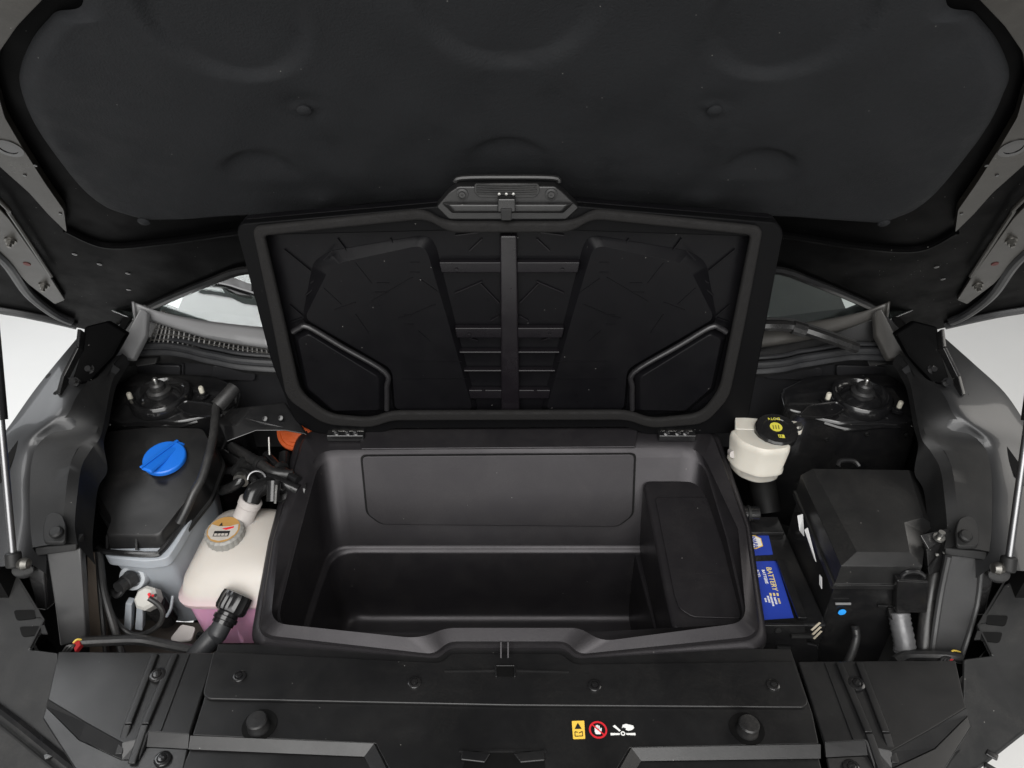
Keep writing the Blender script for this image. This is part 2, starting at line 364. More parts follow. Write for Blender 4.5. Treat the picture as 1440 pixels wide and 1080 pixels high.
# ------------------------------------------------------------------ luggage tub
def build_tub():
    t = thing('storage_tub', 'open black plastic luggage tub with stepped walls in the middle of the bay', 'storage tub', (0, .71, .45))
    NC = 6
    def ring(off, pts, r): return rnd([rim(q[0], q[1], q[2] if len(q) > 2 else off) for q in pts], r, NC)
    rad = [.03, .03, .0, .022, .02, .012, .012, .02, .022, .0]
    def rr(k): return [q*k for q in rad]
    # order: BL BR MR FR NR0 NR1 NL1 NL0 FL ML
    A = ring(-.045, [(420, 604), (1006, 602), (1056, 742), (1082, 918), (805, 934), (791, 921), (634, 921), (621, 932), (350, 912), (376, 763)], rr(1.2))
    A2 = ring(-.02, [(420, 602), (1007, 600), (1056, 741), (1081, 913), (806, 931), (792, 917), (633, 917), (620, 931), (351, 908), (377, 762)], rr(1.2))
    B = ring(-.014, [(424, 601), (1005, 599), (1053, 741), (1076, 904), (809, 926), (794, 911), (632, 911), (617, 926), (356, 901), (381, 761)], rr(1.1))
    B2 = ring(-.014, [(428, 603), (1002, 601), (1050, 741), (1071, 899), (812, 923), (796, 906), (631, 906), (613, 923), (361, 897), (383, 760)], rr(1.1))
    D = ring(0, [(431, 604), (999, 602), (1048, 741), (1068, 894), (814, 920), (797, 902), (630, 902), (611, 920), (364, 892), (385, 759)], rr(1))
    E = ring(-.002, [(446, 633), (984, 629), (1038, 744), (1050, 875, .010), (846, 902, .010), (816, 883, .004), (628, 883, .004), (589, 898, .010), (380, 876, .010), (393, 758)], rr(1))
    def wall(z, ins, r, slope=0, yb=.858):
        xl, xr, yf = -.299+ins, .296-ins, .585+ins
        def zz(y): return z + slope*(y-.72)
        pts = [(xl, yb), (xr, yb), (xr+.008, .72), (xr+.006, yf), (.09, yf), (.07, yf+.001), (-.07, yf+.001), (-.09, yf), (xl-.006, yf), (xl-.004, .72)]
        return rnd([Vector((x, y, zz(y))) for x, y in pts], [r, r, 0, r, .005, .005, .005, .005, r, 0], NC)
    W = [wall(.776, .0, .035, .236, .858), wall(.775, .003, .035, .236, .857), wall(.668, .008, .035, 0, .811), wall(.665, .009, .034, 0, .8095), wall(.663, .0115, .034, 0, .807), wall(.661, .015, .034, 0, .803), wall(.657, .0165, .034, 0, .801),
         wall(.56, .019, .032, 0, .798), wall(.538, .021, .032, 0, .796), wall(.527, .026, .03, 0, .791), wall(.521, .034, .03, 0, .788), wall(.518, .046, .03, 0, .776)]
    sh = build(MB().rings([A, A2, B, B2, D, E]+W, cap0=False, cap1=True), 'tub_shell', TUB, t, smooth=50)
    fo = [Vector((x, y, .5192)) for x, y in [(-.235, .765), (.14, .765), (.14, .645), (-.235, .645)]]
    build(MB().prism(rnd(fo, .02), (0, 0, .0015)), 'floor_panel', TUB, t, bevel=.001)
    # service panel on the rear wall, bent over the rim
    WN = Vector((0, -.935, .355)).normalized(); WP = Vector((0, .8555, .806))
    def bw(px, py, o=0): return PLN(px, py, WP+WN*o, WN)
    p = MB()
    up = [rim(*q, .001) for q in [(505, 605), (897, 603), (893, 630), (508, 633)]]
    p.prism(up, RIMN*.003)
    bwp = [bw(*q, .003) for q in [(509, 641), (892, 638), (889, 724), (868, 740), (537, 737), (517, 722)]]
    p.prism(rnd(bwp, .008, 4), WN*.003)
    build(p, 'service_panel', TUB, t, bevel=.0014, seg=3)
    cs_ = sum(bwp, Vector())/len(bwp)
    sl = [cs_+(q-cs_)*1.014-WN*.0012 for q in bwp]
    build(MB().prism(rnd(sl, .008, 4), WN*.001), 'panel_seam_shade', BAY, t)  # black sheet added as the shadow gap around the panel
    # raised ledge with its own cover
    def ledge(px, py, o=0): n = Vector((0, -.152, .988)); return PLN(px, py, Vector((0, .846, .773))+n*o, n)
    lp = [Vector((.203, .846, .773)), Vector((.31, .846, .773)), Vector((.316, .594, .734)), Vector((.207, .594, .734))]
    lg = MB()
    bot = [Vector((q.x, min(q.y, .81), .515)) for q in lp]
    lg.rings([rnd([q.copy() for q in bot], .014), rnd(lp, .014)])
    build(lg, 'side_ledge', TUB, t, bevel=.006, seg=4)
    lb = [Vector((.195, .814, .656)), Vector((.29, .814, .656)), Vector((.29, .596, .656)), Vector((.205, .596, .656))]
    build(MB().rings([rnd([Vector((q.x, q.y, .515)) for q in lb], .014), rnd(lb, .014)]), 'ledge_foot', TUB, t, bevel=.004, seg=3)
    cv = [ledge(*q, .0002) for q in [(921, 701), (1003, 701), (1043, 871), (974, 869), (955, 857), (948, 838)]]
    c = build(MB().prism(rnd(cv, .006), Vector((0, -.152, .988))*.0022), 'ledge_cover', TUB, t, bevel=.0012, seg=3)
    for y in (806, 817):
        build(MB().bar(ledge(978, y, .0022), ledge(1008, y, .0022), .0016, .0008, (0, -.18, .98)), 'embossed_line', TUB, c)
    # latch keep in the front notch
    bz = MB().box(rim(710, 926, -.012)+Vector((0, -.004, -.012)), (.026, .02, .022)); build(bz, 'latch_keep', BAY, t)
    for dx in (704.5, 714.5): build(MB().bar(rim(dx, 903, -.001), rim(dx, 927, -.014), .0016, .004, (0, -.6, .8)), 'latch_guide', TUB, t)
    fr = [rim(*q, -.03) for q in [(634, 917), (791, 917), (797, 944), (628, 944)]]
    build(MB().prism(fr, RIMN*-.01), 'latch_shelf', PL, t, bevel=.003)
    # hinge cups on the rear rim
    for px in (487, 951):
        h = build(MB().box(rim(px, 612, .004), (.058, .018, .012)), 'hinge_mount', SHINE, t, bevel=.002)
        for dx in (-14, 2, 13): build(MB().lathe([(.0045, 0), (.0045, .003), (.002, .004), (.002, .007), (.0001, .007)], rim(px+dx, 610, .010), (0, -.6, .8), 14), 'hinge_screw', SHINE, h)
    return t
TUBT = build_tub()

# ------------------------------------------------------------------ tub lid
def build_lid():
    out = [(338, 318), (342, 308), (620, 283), (812, 283), (1088, 306), (1097, 318), (1048, 584), (1030, 601), (905, 602), (880, 592), (555, 594), (530, 603), (445, 601), (418, 585), (385, 500)]
    RL = [.008, .006, .004, .004, .006, .008, .02, .02, .008, .008, .008, .008, .02, .02, .02]
    o3 = rnd([lid(*p, -.014) for p in out], RL)
    t = build(MB().prism(o3, LIDN*-.016), 'tub_lid', LIDM, TUBT, bevel=.004, label='upright black lid with ribbed inside and foam gasket')
    inn = [(372, 326), (376, 324), (624, 318), (806, 318), (1052, 326), (1056, 330), (1014, 556), (1000, 574), (908, 584), (880, 580), (555, 580), (528, 586), (460, 578), (437, 560), (410, 490)]
    build(MB().ringprism(o3, rnd([lid(*p, -.014) for p in inn], RL), LIDN*.016), 'border_frame', LIDB, t, bevel=.0025)
    # foam gasket
    go = [(358, 322), (363, 315), (596, 291), (622, 306), (640, 309), (790, 309), (812, 305), (836, 291), (1064, 315), (1070, 322), (1047, 447), (1024, 555), (990, 592), (912, 598), (882, 586), (551, 587), (525, 597), (458, 593), (404, 556), (387, 461)]
    gi = [(375, 331), (378, 328), (600, 305), (628, 321), (642, 324), (790, 324), (806, 321), (832, 305), (1050, 327), (1053, 331), (1030, 447), (1010, 546), (984, 579), (914, 586), (884, 574), (550, 575), (523, 585), (464, 580), (424, 548), (405, 461)]
    gr = [.008, .006, .02, .02, .02, .02, .02, .02, .006, .008, .05, .02, .02, .02, .02, .02, .02, .02, .02, .05]
    build(MB().ringprism(rnd([lid(*p, .001) for p in go], gr, 6), rnd([lid(*p, .001) for p in gi], gr, 6), LIDN*.010), 'foam_gasket', FOAM, t, bevel=.0042, seg=3)
    # raised panels, left and right of the ribbed spine
    mxr = lambda px, py: (1433-px, py)
    for m in (L_, mxr):
        pl = [lid(*m(*p), -.0135) for p in [(440, 368), (463, 353), (592, 331), (606, 334), (614, 348), (640, 452), (673, 578), (553, 578), (548, 520), (424, 452)]]
        pt = [lid(*m(*p), -.0035) for p in [(462, 380), (478, 369), (586, 346), (597, 349), (602, 358), (630, 452), (665, 577), (556, 577), (551, 519), (428, 448)]]
        pan = build(MB().rings([rnd(pl, .012), rnd(pt, .012)]), 'raised_panel', LIDM, t, bevel=.005, seg=3)
        pk = [lid(*m(*p), -.0135) for p in [(410, 468), (414, 463), (434, 455), (545, 520), (549, 528), (549, 578), (466, 579), (428, 548)]]
        pq = [lid(*m(*p), .004) for p in [(419, 480), (421, 476), (434, 470), (530, 529), (533, 535), (533, 577), (470, 578), (433, 546)]]
        build(MB().rings([rnd(pk, .005), rnd(pq, .005)]), 'corner_block', LIDM, t, bevel=.003, seg=3)
        for a, bb in [((400, 350), (437, 380)), ((455, 408), (478, 425)), ((475, 335), (487, 351)), ((549, 335), (560, 352)), ((408, 428), (428, 445)), ((428, 445), (409, 452)), ((437, 397), (455, 385)), ((430, 415), (452, 395))]:
            build(MB().bar(lid(*m(*a), -.0135), lid(*m(*bb), -.0135), .0016, .003, LIDN), 'thin_rib', LIDM, t)
        for a, bb in [((500, 442), (518, 468)), ((588, 465), (605, 480)), ((582, 441), (612, 428)), ((576, 444), (560, 447)), ((455, 366), (468, 352)), ((455, 405), (480, 428)), ((470, 436), (500, 425)), ((530, 398), (548, 398)), ((527, 411), (546, 411)), ((577, 369), (590, 369)), ((577, 383), (590, 383)), ((568, 443), (580, 443)), ((568, 456), (582, 456)), ((580, 508), (650, 508)), ((566, 533), (655, 532)), ((500, 370), (522, 398)), ((522, 424), (580, 390)), ((590, 392), (618, 412))]:
            build(MB().bar(lid(*m(*a), -.0036), lid(*m(*bb), -.0036), .0014, .0011, LIDN), 'thin_rib', LIDM, t)
        build(MB().tube([lid(*m(*p), .002) for p in [(412, 467), (420, 462), (434, 460), (480, 487), (541, 523), (544, 545), (544, 576)]], .0042, 10, 5), 'block_ridge_highlight', RIDGE_LIT, t, smooth=60)  # tube added along the block edge to carry its highlight
        # shelves of the spine
        for y, th, x0 in [(364, 15, 626), (456, 14, 648), (489, 3, 654), (515, 3, 660), (543, 12, 667)]:
            q = [lid(*m(x0-8, y), -.0135), lid(*m(706, y), -.0135), lid(*m(706, y+th), -.0135), lid(*m(x0-8+th*.22, y+th), -.0135)]
            build(MB().prism(q, LIDN*.0105), 'cross_rib', RIB, t, bevel=.0016)
        for a, bb in [((640, 411), (678, 395)), ((676, 398), (702, 425)), ((640, 330), (672, 326)), ((655, 472), (672, 478)), ((690, 450), (702, 443)), ((678, 335), (660, 352))]:
            build(MB().bar(lid(*m(*a), -.0135), lid(*m(*bb), -.0135), .0015, .003, LIDN), 'thin_rib', RIB, t)
        for px, y in ((660, 470), (642, 379), (680, 549)):
            build(MB().lathe([(.0025, 0), (.0025, .002), (.0001, .0022)], lid(*m(px, y), -.003), LIDN, 10), 'moulding_pip', RIB, t)
    sp = [lid(*p, -.0135) for p in [(703, 326), (727, 326), (731, 577), (705, 577)]]
    build(MB().prism(sp, LIDN*.012), 'spine', SPIN, t, bevel=.003, seg=3)
    # grip plate with latch hook
    gp = [(615, 283), (632, 263), (645, 254), (780, 254), (791, 263), (813, 284), (795, 301), (633, 301)]
    hb = build(MB().prism(rnd([lid(*p, -.016) for p in gp], .003), LIDN*.020), 'grip_plate', PL, t, bevel=.003, seg=3)
    lo = [lid(*p, .004) for p in [(618, 284), (810, 284), (793, 300), (635, 300)]]
    lo2 = [lid(*p, .011) for p in [(632, 288), (797, 288), (789, 298), (640, 298)]]
    build(MB().rings([lo, lo2]), 'grip_lip', PL, t, bevel=.002, seg=3)
    build(MB().tube([lid(*p, -.01) for p in [(640, 256), (650, 250), (715, 249), (778, 250), (786, 256)]], .0035, 8, 4), 'top_edge', PL, t)
    pad = [lid(*p, .004) for p in [(667, 257), (758, 257), (759, 270), (752, 277), (674, 277), (667, 270)]]
    pa = build(MB().prism(rnd(pad, .004), LIDN*.003), 'finger_pad', PLB, t, bevel=.001)
    for k in range(5):
        y = 259.5+k*3.1
        build(MB().tube([lid(670, y, .0075), lid(700, y+1, .0075), lid(725, y+1, .0075), lid(755, y, .0075)], .0013, 6, 3), 'pad_rib', PLB, t)
    for px in (650, 775):
        s = build(MB().lathe([(.0075, 0), (.0075, .002), (.005, .0025), (.005, .001), (.0001, .001)], lid(px, 273, .004), LIDN, 24), 'screw_boss', PL, t)
        build(MB().lathe([(.004, 0), (.004, .003), (.0015, .003), (.0015, .0015), (.0001, .0015)], lid(px, 273, .0045), LIDN, 6), 'screw', SHINE, t, smooth=20)
    lat = build(MB().prism([lid(*p, .004) for p in [(700, 273), (725, 273), (725, 292), (700, 292)]], LIDN*.016), 'latch_block', SHINE, t, bevel=.002)
    build(MB().prism([lid(*p, .010) for p in [(704, 289), (720, 289), (719, 305), (705, 305)]], LIDN*.012), 'latch_tongue', TRIM, t, bevel=.001)
    for px in (702, 712, 722): build(MB().lathe([(.0018, 0), (.0018, .0015), (.0001, .002)], lid(px, 272.5, .020), LIDN, 10), 'latch_rivet', STEEL, t)
    for px in (490, 951):
        hg = build(MB().box(lid(px, 606, -.006), (.05, .012, .018)), 'hinge_arm', SHINE, t, bevel=.002)
        build(MB().tube([lid(px-22, 608, .003), lid(px+22, 608, .003)], .0045, 10, 0), 'hinge_pin', STEEL, t)
build_lid()

# ------------------------------------------------------------------ both sides of the bay
def build_side(m, sg):
    side = 'blue capped washer tank' if sg < 0 else 'black fuse box'
    # fender
    rows = [[(112, 474, .955), (125, 484, .957), (138, 494, .957), (148, 502, .953)],
            [(80, 512, .945), (96, 514, .95), (112, 516, .951), (131, 521, .947)],
            [(50, 550, .93), (68, 550, .937), (86, 552, .942), (105, 557, .942)],
            [(18, 596, .91), (45, 592, .92), (70, 590, .928), (90, 587, .929)],
            [(-15, 640, .888), (14, 632, .896), (36, 626, .903), (57, 619, .905)],
            [(-45, 690, .865), (-8, 684, .873), (22, 678, .879), (42, 670, .882)],
            [(-70, 740, .845), (-20, 735, .851), (14, 730, .856), (40, 726, .858)],
            [(-90, 800, .825), (-30, 798, .829), (10, 796, .832), (38, 790, .832)]]
    out = []
    for ri, r in enumerate(rows):
        if sg > 0: fs_ = min(1, ri/2); r = [(r[0][0]-22*fs_, *r[0][1:]), (r[1][0]-12*fs_, *r[1][1:])]+r[2:]
        q = ZS(mp(r, m)); a = q[0]; kd = (1, 1, 1, 1, .8, .55, .35, .28)[ri]
        out.append([a+Vector((sg*.05, 0, -.42*kd)), a+Vector((sg*.045, 0, -.2*kd)), a+Vector((sg*.028, 0, -.05)), a+Vector((sg*.008, 0, -.008))]+q[:-1]+[q[-1]-Vector((0, 0, .003)), q[-1]+Vector((-sg*.016, 0, -.022))])
    f = thing('fender', 'dark grey painted front fender beside the %s' % side, 'fender', (sg*.72, .8, .4), 'front fenders')
    build(MB().loft(out, 6, 5), 'fender_skin', FEN, f, smooth=60)
    gp = ZS(mp([(37, 607, .9065), (11, 668, .8815), (-2, 690, .868), (-8, 668, .885)], m))
    build(MB().prism(gp, (0, 0, .003)), 'panel_gap', BAY, f)
    build(MB().lathe([(.006, 0), (.006, .003), (.004, .005), (.0001, .0055)], Z(*m(71, 531), .936), (0, -.2, 1), 20), 'rubber_plug', TRIM, f)
    hs = ZS(mp([(74, 556, .937), (88, 546, .94), (99, 553, .94), (96, 562, .937)], m))
    build(MB().prism(rnd(hs, .004), (0, 0, .003)), 'hinge_slot', BAY, f)
    # trim cover
    inner = [(176, 499, .94), (166, 514, .935), (155, 537, .928), (146, 583, .913), (139, 612, .902), (126, 630, .893), (113, 653, .884), (107, 690, .871), (103, 735, .85), (107, 764, .84)]
    outer = [(152, 505, .95), (134, 522, .947), (108, 557, .943), (94, 584, .93), (58, 617, .905), (45, 647, .892), (42, 684, .876), (42, 714, .862), (43, 745, .848), (46, 770, .84)]
    rows = []
    for i, (a, b_) in enumerate(zip(outer, inner)):
        A, B = ZS(mp([a, b_], m)); dn = Vector((0, 0, -1))
        lipw = .012 if i > 4 else .004
        rows.append([A+dn*.012, A, A.lerp(B, .25)+Vector((0, 0, .0015)), A.lerp(B, .5)+Vector((0, 0, .002)), A.lerp(B, .78)+Vector((0, 0, .0015)), B+Vector((sg*lipw, 0, .0025)), B+Vector((-sg*.001, 0, -.003)), B+Vector((-sg*(.012 if i > 4 else .002), 0, -.04 if i > 4 else -.016))]); continue
        rows.append([A+dn*.012, A+dn*.002, A.lerp(B, .05)+Vector((0, 0, .0025)), A.lerp(B, .35)+Vector((0, 0, .005)), A.lerp(B, .7)+Vector((0, 0, .005)), B+Vector((sg*lipw, 0, .003)), B+Vector((sg*.001, 0, -.002)), B+Vector((0, 0, -.018))])
    tt = thing('fender_trim', 'matt black plastic trim strip along the fender beside the %s' % side, 'trim', (sg*.6, .75, .84), 'fender trim strips')
    build(MB().loft(rows, 6, 1), 'trim_strip', TRIM, tt, smooth=38)
    bp_ = ZS(mp([(63, 767, .846), (63, 742, .854), (68, 729, .859), (78, 724, .861), (90, 728, .861), (95, 742, .855), (94, 767, .845)], m))
    bs = build(MB().prism(rnd(bp_, .006), (0, 0, .006)), 'mounting_tab', TRIM, tt, bevel=.003, seg=3)
    build(MB().lathe([(.008, 0), (.008, .003), (.006, .005), (.0001, .0052)], Z(*m(80, 749), .858), (0, -.3, 1), 24), 'fixing_plug', TRIM, bs)
    ed = MB().rings([ZS(mp([(48, 771, .836), (108, 765, .836), (108, 775, .826), (50, 783, .826)], m)), [q+Vector((0, .02, 0)) for q in ZS(mp([(48, 771, .836), (108, 765, .836), (108, 775, .826), (50, 783, .826)], m))]])
    build(ed, 'front_lip', TRIM, tt, bevel=.002)
    # headlamp support post below it
    ps = thing('support_post', 'flat grey plastic post below the fender trim beside the %s' % side, 'post', (sg*.56, .6, .68), 'fender support posts')
    if sg < 0: pp = [(64, 776, .826), (113, 770, .826), (116, 830, .78), (121, 900, .70), (84, 910, .70), (76, 850, .76)]
    else: pp = [(1334, 782, .826), (1381, 779, .826), (1374, 850, .76), (1352, 925, .70), (1310, 922, .70), (1322, 840, .77)]; 
    pz = ZS(pp)
    build(MB().prism(pz, (0, .012, -.003)), 'post_face', POST, ps, bevel=.003, seg=3)
    if sg > 0:
        rl = ZS([(1334, 782, .829), (1322, 840, .773), (1310, 922, .703)])
        build(MB().tube(rl, .004, 8, 4), 'post_edge', POST, ps)
        rl = ZS([(1381, 779, .829), (1374, 850, .763), (1352, 925, .703)])
        build(MB().tube(rl, .003, 8, 4), 'post_edge', POST, ps)
    # gas strut
    g = thing('gas_strut', 'silver hood gas strut standing outside the fender trim by the %s' % side, 'gas strut', Z(*m(18, 795), .80), 'hood gas struts')
    p0, p1 = Z(*m(19, 786), .85), Z(*m(1 if sg < 0 else -9, 588), 1.0)
    dr = (p1-p0)
    build(MB().tube([p0, p1], .0042, 12, 0), 'piston_rod', ROD, g)
    build(MB().tube([p1-dr*.01, p1+dr*.75], .0075, 16, 0), 'cylinder', SHINE, g)
    build(MB().tube([p0-dr*.06, p0+dr*.05], .009, 14, 0), 'ball_socket', TRIM, g, bevel=.003)
    build(MB().lathe([(.0001, -.008), (.006, -.006), (.008, 0), (.006, .006), (.0001, .008)], p0-dr*.035+Vector((-sg*.012, 0, 0)), (1, 0, 0), 16), 'ball_stud', DKST, g)
    bk = thing('strut_bracket', 'black bracket block carrying the gas strut foot near the %s' % side, 'bracket', Z(*m(45, 830), .76), 'gas strut brackets')
    q = ZS(mp([(34, 792, .80), (62, 790, .80), (66, 860, .735), (50, 858, .735)], m))
    build(MB().prism(q, (0, .03, -.01)), 'bracket_block', SHINE, bk, bevel=.004)
    build(MB().lathe([(.012, 0), (.012, .004), (.008, .005), (.0001, .005)], Z(*m(33, 800), .80), (-sg*.3, -1, .2), 20), 'bracket_washer', SHINE, bk)
    # hood hinge
    A = [Z(*m(86, 556), .94), Z(*m(93, 530), .955), Z(*m(113, 490), .985), Z(*m(116, 465), 1.0)]
    bar = [p+Vector((sg*.004, 0, 0)) for p in A]
    mm = MB()
    for a, b_ in zip(bar, bar[1:]): mm.bar(a, b_, .011, .006, (-sg, -.2, 0))
    wd = [Z(*m(150, 452), 1.005), Z(*m(118, 460), 1.0), Z(*m(112, 500), .975), Z(*m(97, 545), .945), Z(*m(128, 536), .945), Z(*m(160, 500), .955), Z(*m(178, 470), .99)]
    h = build(MB().prism(wd, (0, .012, -.004)), 'hood_hinge', HBK, HOOD, bevel=.003)
    build(mm, 'hinge_arm', SHINE, h, bevel=.001)
    for px, py in ((128, 520), (107, 538)):
        build(MB().lathe([(.007, 0), (.007, .004), (.0045, .004), (.0045, .009), (.0001, .009)], Z(*m(px, py), .955), (0, -.7, .7), 12), 'hinge_bolt', GLS, h)
    # strut tower
    s = thing('strut_tower', 'glossy black suspension strut tower with round cap behind the %s' % side, 'strut tower', Z(*m(226, 553), .6), 'suspension strut towers')
    top = ZS(mp([(143, 588, .856), (158, 545, .868), (190, 524, .875), (300, 528, .875), (340, 548, .868), (332, 574, .858), (285, 586, .855), (255, 594, .853), (200, 592, .853), (172, 594, .853)], m))
    tr = rnd(top, .012, 4)
    cxy = sum(tr, Vector())/len(tr)
    def sc_(k, dz, dy=0): return [cxy+(p-cxy)*k+Vector((0, dy, dz)) for p in tr]
    build(MB().rings([sc_(1.08, -.22, -.006), sc_(1.04, -.05, -.003), sc_(1.02, -.02), sc_(1.015, -.006), sc_(1.0, 0), sc_(.95, .002)]), 'tower_body', GLS, s, smooth=60)
    dc = Z(*m(226, 556), .872); ax = (0, -.06, 1)
    build(MB().lathe([(.047, -.012), (.047, .002), (.044, .006), (.040, .006), (.037, .001), (.031, -.001), (.024, .004), (.014, .006), (.0001, .006)], dc, ax, 48), 'mount_dish', GLS, s, smooth=50)
    kb = build(MB().lathe([(.018, .005), (.018, .011), (.014, .014), (.011, .014), (.011, .022), (.0085, .025), (.0001, .025)], dc, ax, 32), 'centre_nut', RUB, s)
    build(MB().lathe([(.0042, .025), (.0042, .032), (.0030, .034), (.0001, .034)], dc, ax, 12), 'nut_tip', STEEL, kb)
    for px, py in ((186, 566), (286, 557)) if sg < 0 else ((1437-1162, 566), (1437-1262, 578)):
        b0 = Z(*m(px, py), .868) if sg < 0 else Z(1437-px, py, .868)
        st_ = build(MB().lathe([(.009, 0), (.009, .003), (.0065, .004), (.0065, .008), (.0001, .008)], b0, ax, 18), 'flange_nut', GLS, s)
        build(MB().lathe([(.0038, .008), (.0038, .017), (.003, .0185), (.0001, .0185)], b0, ax, 14), 'stud_tip', mat('pale_stud', (.42, .40, .34), .4, mott=.2), st_)
    pk = ZS(mp([(250, 576, .868), (262, 567, .871), (300, 572, .872), (315, 586, .868), (285, 588, .864), (262, 584, .865)], m))
    build(MB().prism(rnd(pk, .006), (0, 0, .004)), 'gusset_plate', GLS, s, bevel=.0015)
    build(MB().tube([p+Vector((0, 0, .004)) for p in rnd(pk, .006)]+[rnd(pk, .006)[0]+Vector((0, 0, .004))], .0018, 6, 2), 'gusset_rim', GLS, s)
    # wavy front flange
    wv = ZS(mp([(146, 598, .846), (160, 594, .847), (176, 598, .845), (200, 597, .845), (225, 600, .844), (250, 600, .844), (278, 592, .848)], m))
    build(MB().tube(wv, .0042, 8, 5), 'front_flange', GLS, s)
    for px, py in ((220, 605), (277, 612), (165, 606)):
        build(MB().lathe([(.004, 0), (.004, .001), (.002, .002), (.0001, .001)], Z(*m(px, py), .832)+Vector((0, -.006, 0)), (0, -1, .1), 14), 'panel_hole', BAY, s)
    # apron wall that closes the wheel side
    a = MB()
    aw = [Vector((sg*.655, y, z)) for y, z in ((.62, .40), (1.09, .40), (1.09, .93), (.93, .90), (.70, .80), (.62, .70))]
    a.prism(aw, (sg*.012, 0, 0))
    st(build(a, 'inner_wing_left' if sg < 0 else 'inner_wing_right', BAY))
build_side(L_, -1)
build_side(M_, 1)

# ------------------------------------------------------------------ cowl, screen, wipers
def build_cowl():
    c = thing('windshield_cowl', 'black plastic cowl with mesh air grille under the windshield', 'cowl', (0, 1.05, .9))
    CLR = mat('cowl_dark_plastic', (.045, .043, .04), .4, grain=.25, mott=.2, dust=.3)
    # plenum wall under the seal
    row = []
    wl = MB(); wl.box((0, 1.035, .80), (1.22, .012, .21)); PLN_M = mat('plenum_plastic', (.022, .022, .024), .45, grain=.3, mott=.25, dust=.4); build(wl, 'plenum_wall', PLN_M, c)
    for px, py, wdt, ht in [(225, 518, 60, 15), (330, 522, 60, 20), (1115, 522, 80, 18), (1210, 520, 70, 16)]:
        p = [YV(px-wdt/2, py-ht/2, 1.024), YV(px+wdt/2, py-ht/2+2, 1.024), YV(px+wdt/2, py+ht/2+2, 1.024), YV(px-wdt/2, py+ht/2, 1.024)]
        build(MB().prism(rnd(p, .006), (0, -.005, 0)), 'plenum_rib', PLN_M, c, bevel=.002)
    for px in (258, 307, 1140): build(MB().bar(YV(px, 510, 1.028), YV(px, 542, 1.028), .003, .004, (0, -1, 0)), 'stiffener', PLN_M, c)
    # shelf between seal and glass
    lo = [(140, 500, .915), (235, 492, .918), (300, 498, .918), (390, 512, .915), (720, 520, .915), (1050, 514, .915), (1140, 503, .918), (1195, 494, .918), (1310, 497, .915)]
    hi = [(195, 424, .98), (240, 446, .96), (310, 462, .95), (380, 474, .948), (720, 480, .948), (1057, 474, .948), (1130, 468, .95), (1200, 455, .96), (1255, 440, .98)]
    lo3 = [Z(*p)+Vector((0, .01, 0)) for p in lo]; hi3 = [Z(*p)+Vector((0, .01, 0)) for p in hi]
    rows = [[a.lerp(b_, k)+Vector((0, 0, dz)) for a, b_ in zip(lo3, hi3)] for k, dz in ((0, -.03), (.03, -.012), (.5, -.012), (.97, -.012), (1.0, -.012))]
    build(MB().loft(rows, 3, 5), 'cowl_floor', PL, c, smooth=60)
    # grille mesh on the left part
    gl = []
    def gp(u, v, dz=0):
        px = 203+u*186; q = (px-140)/95 if px < 235 else 1+(px-235)/65 if px < 300 else 2+(px-300)/90
        j = int(q); ff = q-j
        a = lo3[j].lerp(lo3[j+1], ff); b_ = hi3[j].lerp(hi3[j+1], ff)
        return a.lerp(b_, .06+v*.9)+Vector((0, 0, dz))
    g = MB()
    for i in range(27):
        g.tube([gp(i/26, v/4) for v in range(5)], .0014, 4, 0)
    for j in range(7):
        g.tube([gp(i/36, j/6, .0008) for i in range(37)], .0012, 4, 0)
    build(g, 'grille_mesh', CLR, c, kind='stuff', smooth=0)
    # lip along the bottom of the glass, left one paler for reflected sky
    def lipr(a, b_, m):
        return [[Z(*m(*p[:2]), p[2]) for p in r] for r in (a, b_)]
    for m, nm in ((L_, 0), (lambda x, y: (1437-x, y), 1)):
        up = [(186, 424, .992), (196, 428, .985), (230, 440, .972), (290, 452, .965), (380, 462, .962)]
        md = [(188, 440, .975), (200, 442, .968), (240, 456, .958), (300, 472, .952), (382, 484, .948)]
        bt = [(190, 452, .955), (204, 448, .955), (242, 460, .946), (302, 477, .940), (383, 490, .936)]
        rows = [[Z(*m(p[0], p[1]), p[2]) for p in r] for r in (up, md, bt)]
        build(MB().loft(rows, 3, 6), 'cowl_lip', CLR if nm else COWL_LIT, c, solid=.004, smooth=60)
        ep = [Z(*m(*p), z) for p, z in (((150, 500), .93), ((178, 470), .965), ((196, 432), .99), ((206, 436), .985), ((204, 470), .955), ((186, 505), .925))]
        build(MB().prism(ep, (0, .01, -.012)), 'cowl_end_cap', CLR if nm else COWL_LIT, c, bevel=.004)
    s = thing('cowl_seal', 'long ribbed rubber weatherstrip across the bay under the windshield', 'weatherstrip', (0, 1.0, .91))
    path = [(152, 494, .915), (190, 491, .918), (232, 490, .92), (262, 494, .92), (300, 503, .917), (390, 514, .913), (720, 520, .912), (1050, 517, .913), (1130, 507, .917), (1180, 499, .92), (1210, 497, .92), (1300, 499, .915)]
    P = [Z(p[0], p[1]-3, p[2]) for p in path]
    build(MB().tube(P, .0068, 10, 6), 'seal_bulb', SEAL, s)
    build(MB().tube([p+Vector((0, .012, .006)) for p in P], .004, 8, 6), 'seal_lip', SEAL, s)
    cr = catmull(P, 6)
    f = MB(); f.rings([[p+Vector((0, -.004, -.004)) for p in cr], [p+Vector((0, -.006, -.012)) for p in cr], [p+Vector((0, .004, -.012)) for p in cr]], cap0=False, cap1=False, closed=False)
    build(f, 'seal_flange', SEAL, s, solid=.002)
    for px in (205, 1237):
        q = [Z(px-18, 505, .905), Z(px+16, 503, .905), Z(px+14, 512, .898), Z(px-14, 516, .898)]
        build(MB().prism(q, (0, .012, -.003)), 'seal_clip', TRIM, s, bevel=.002)
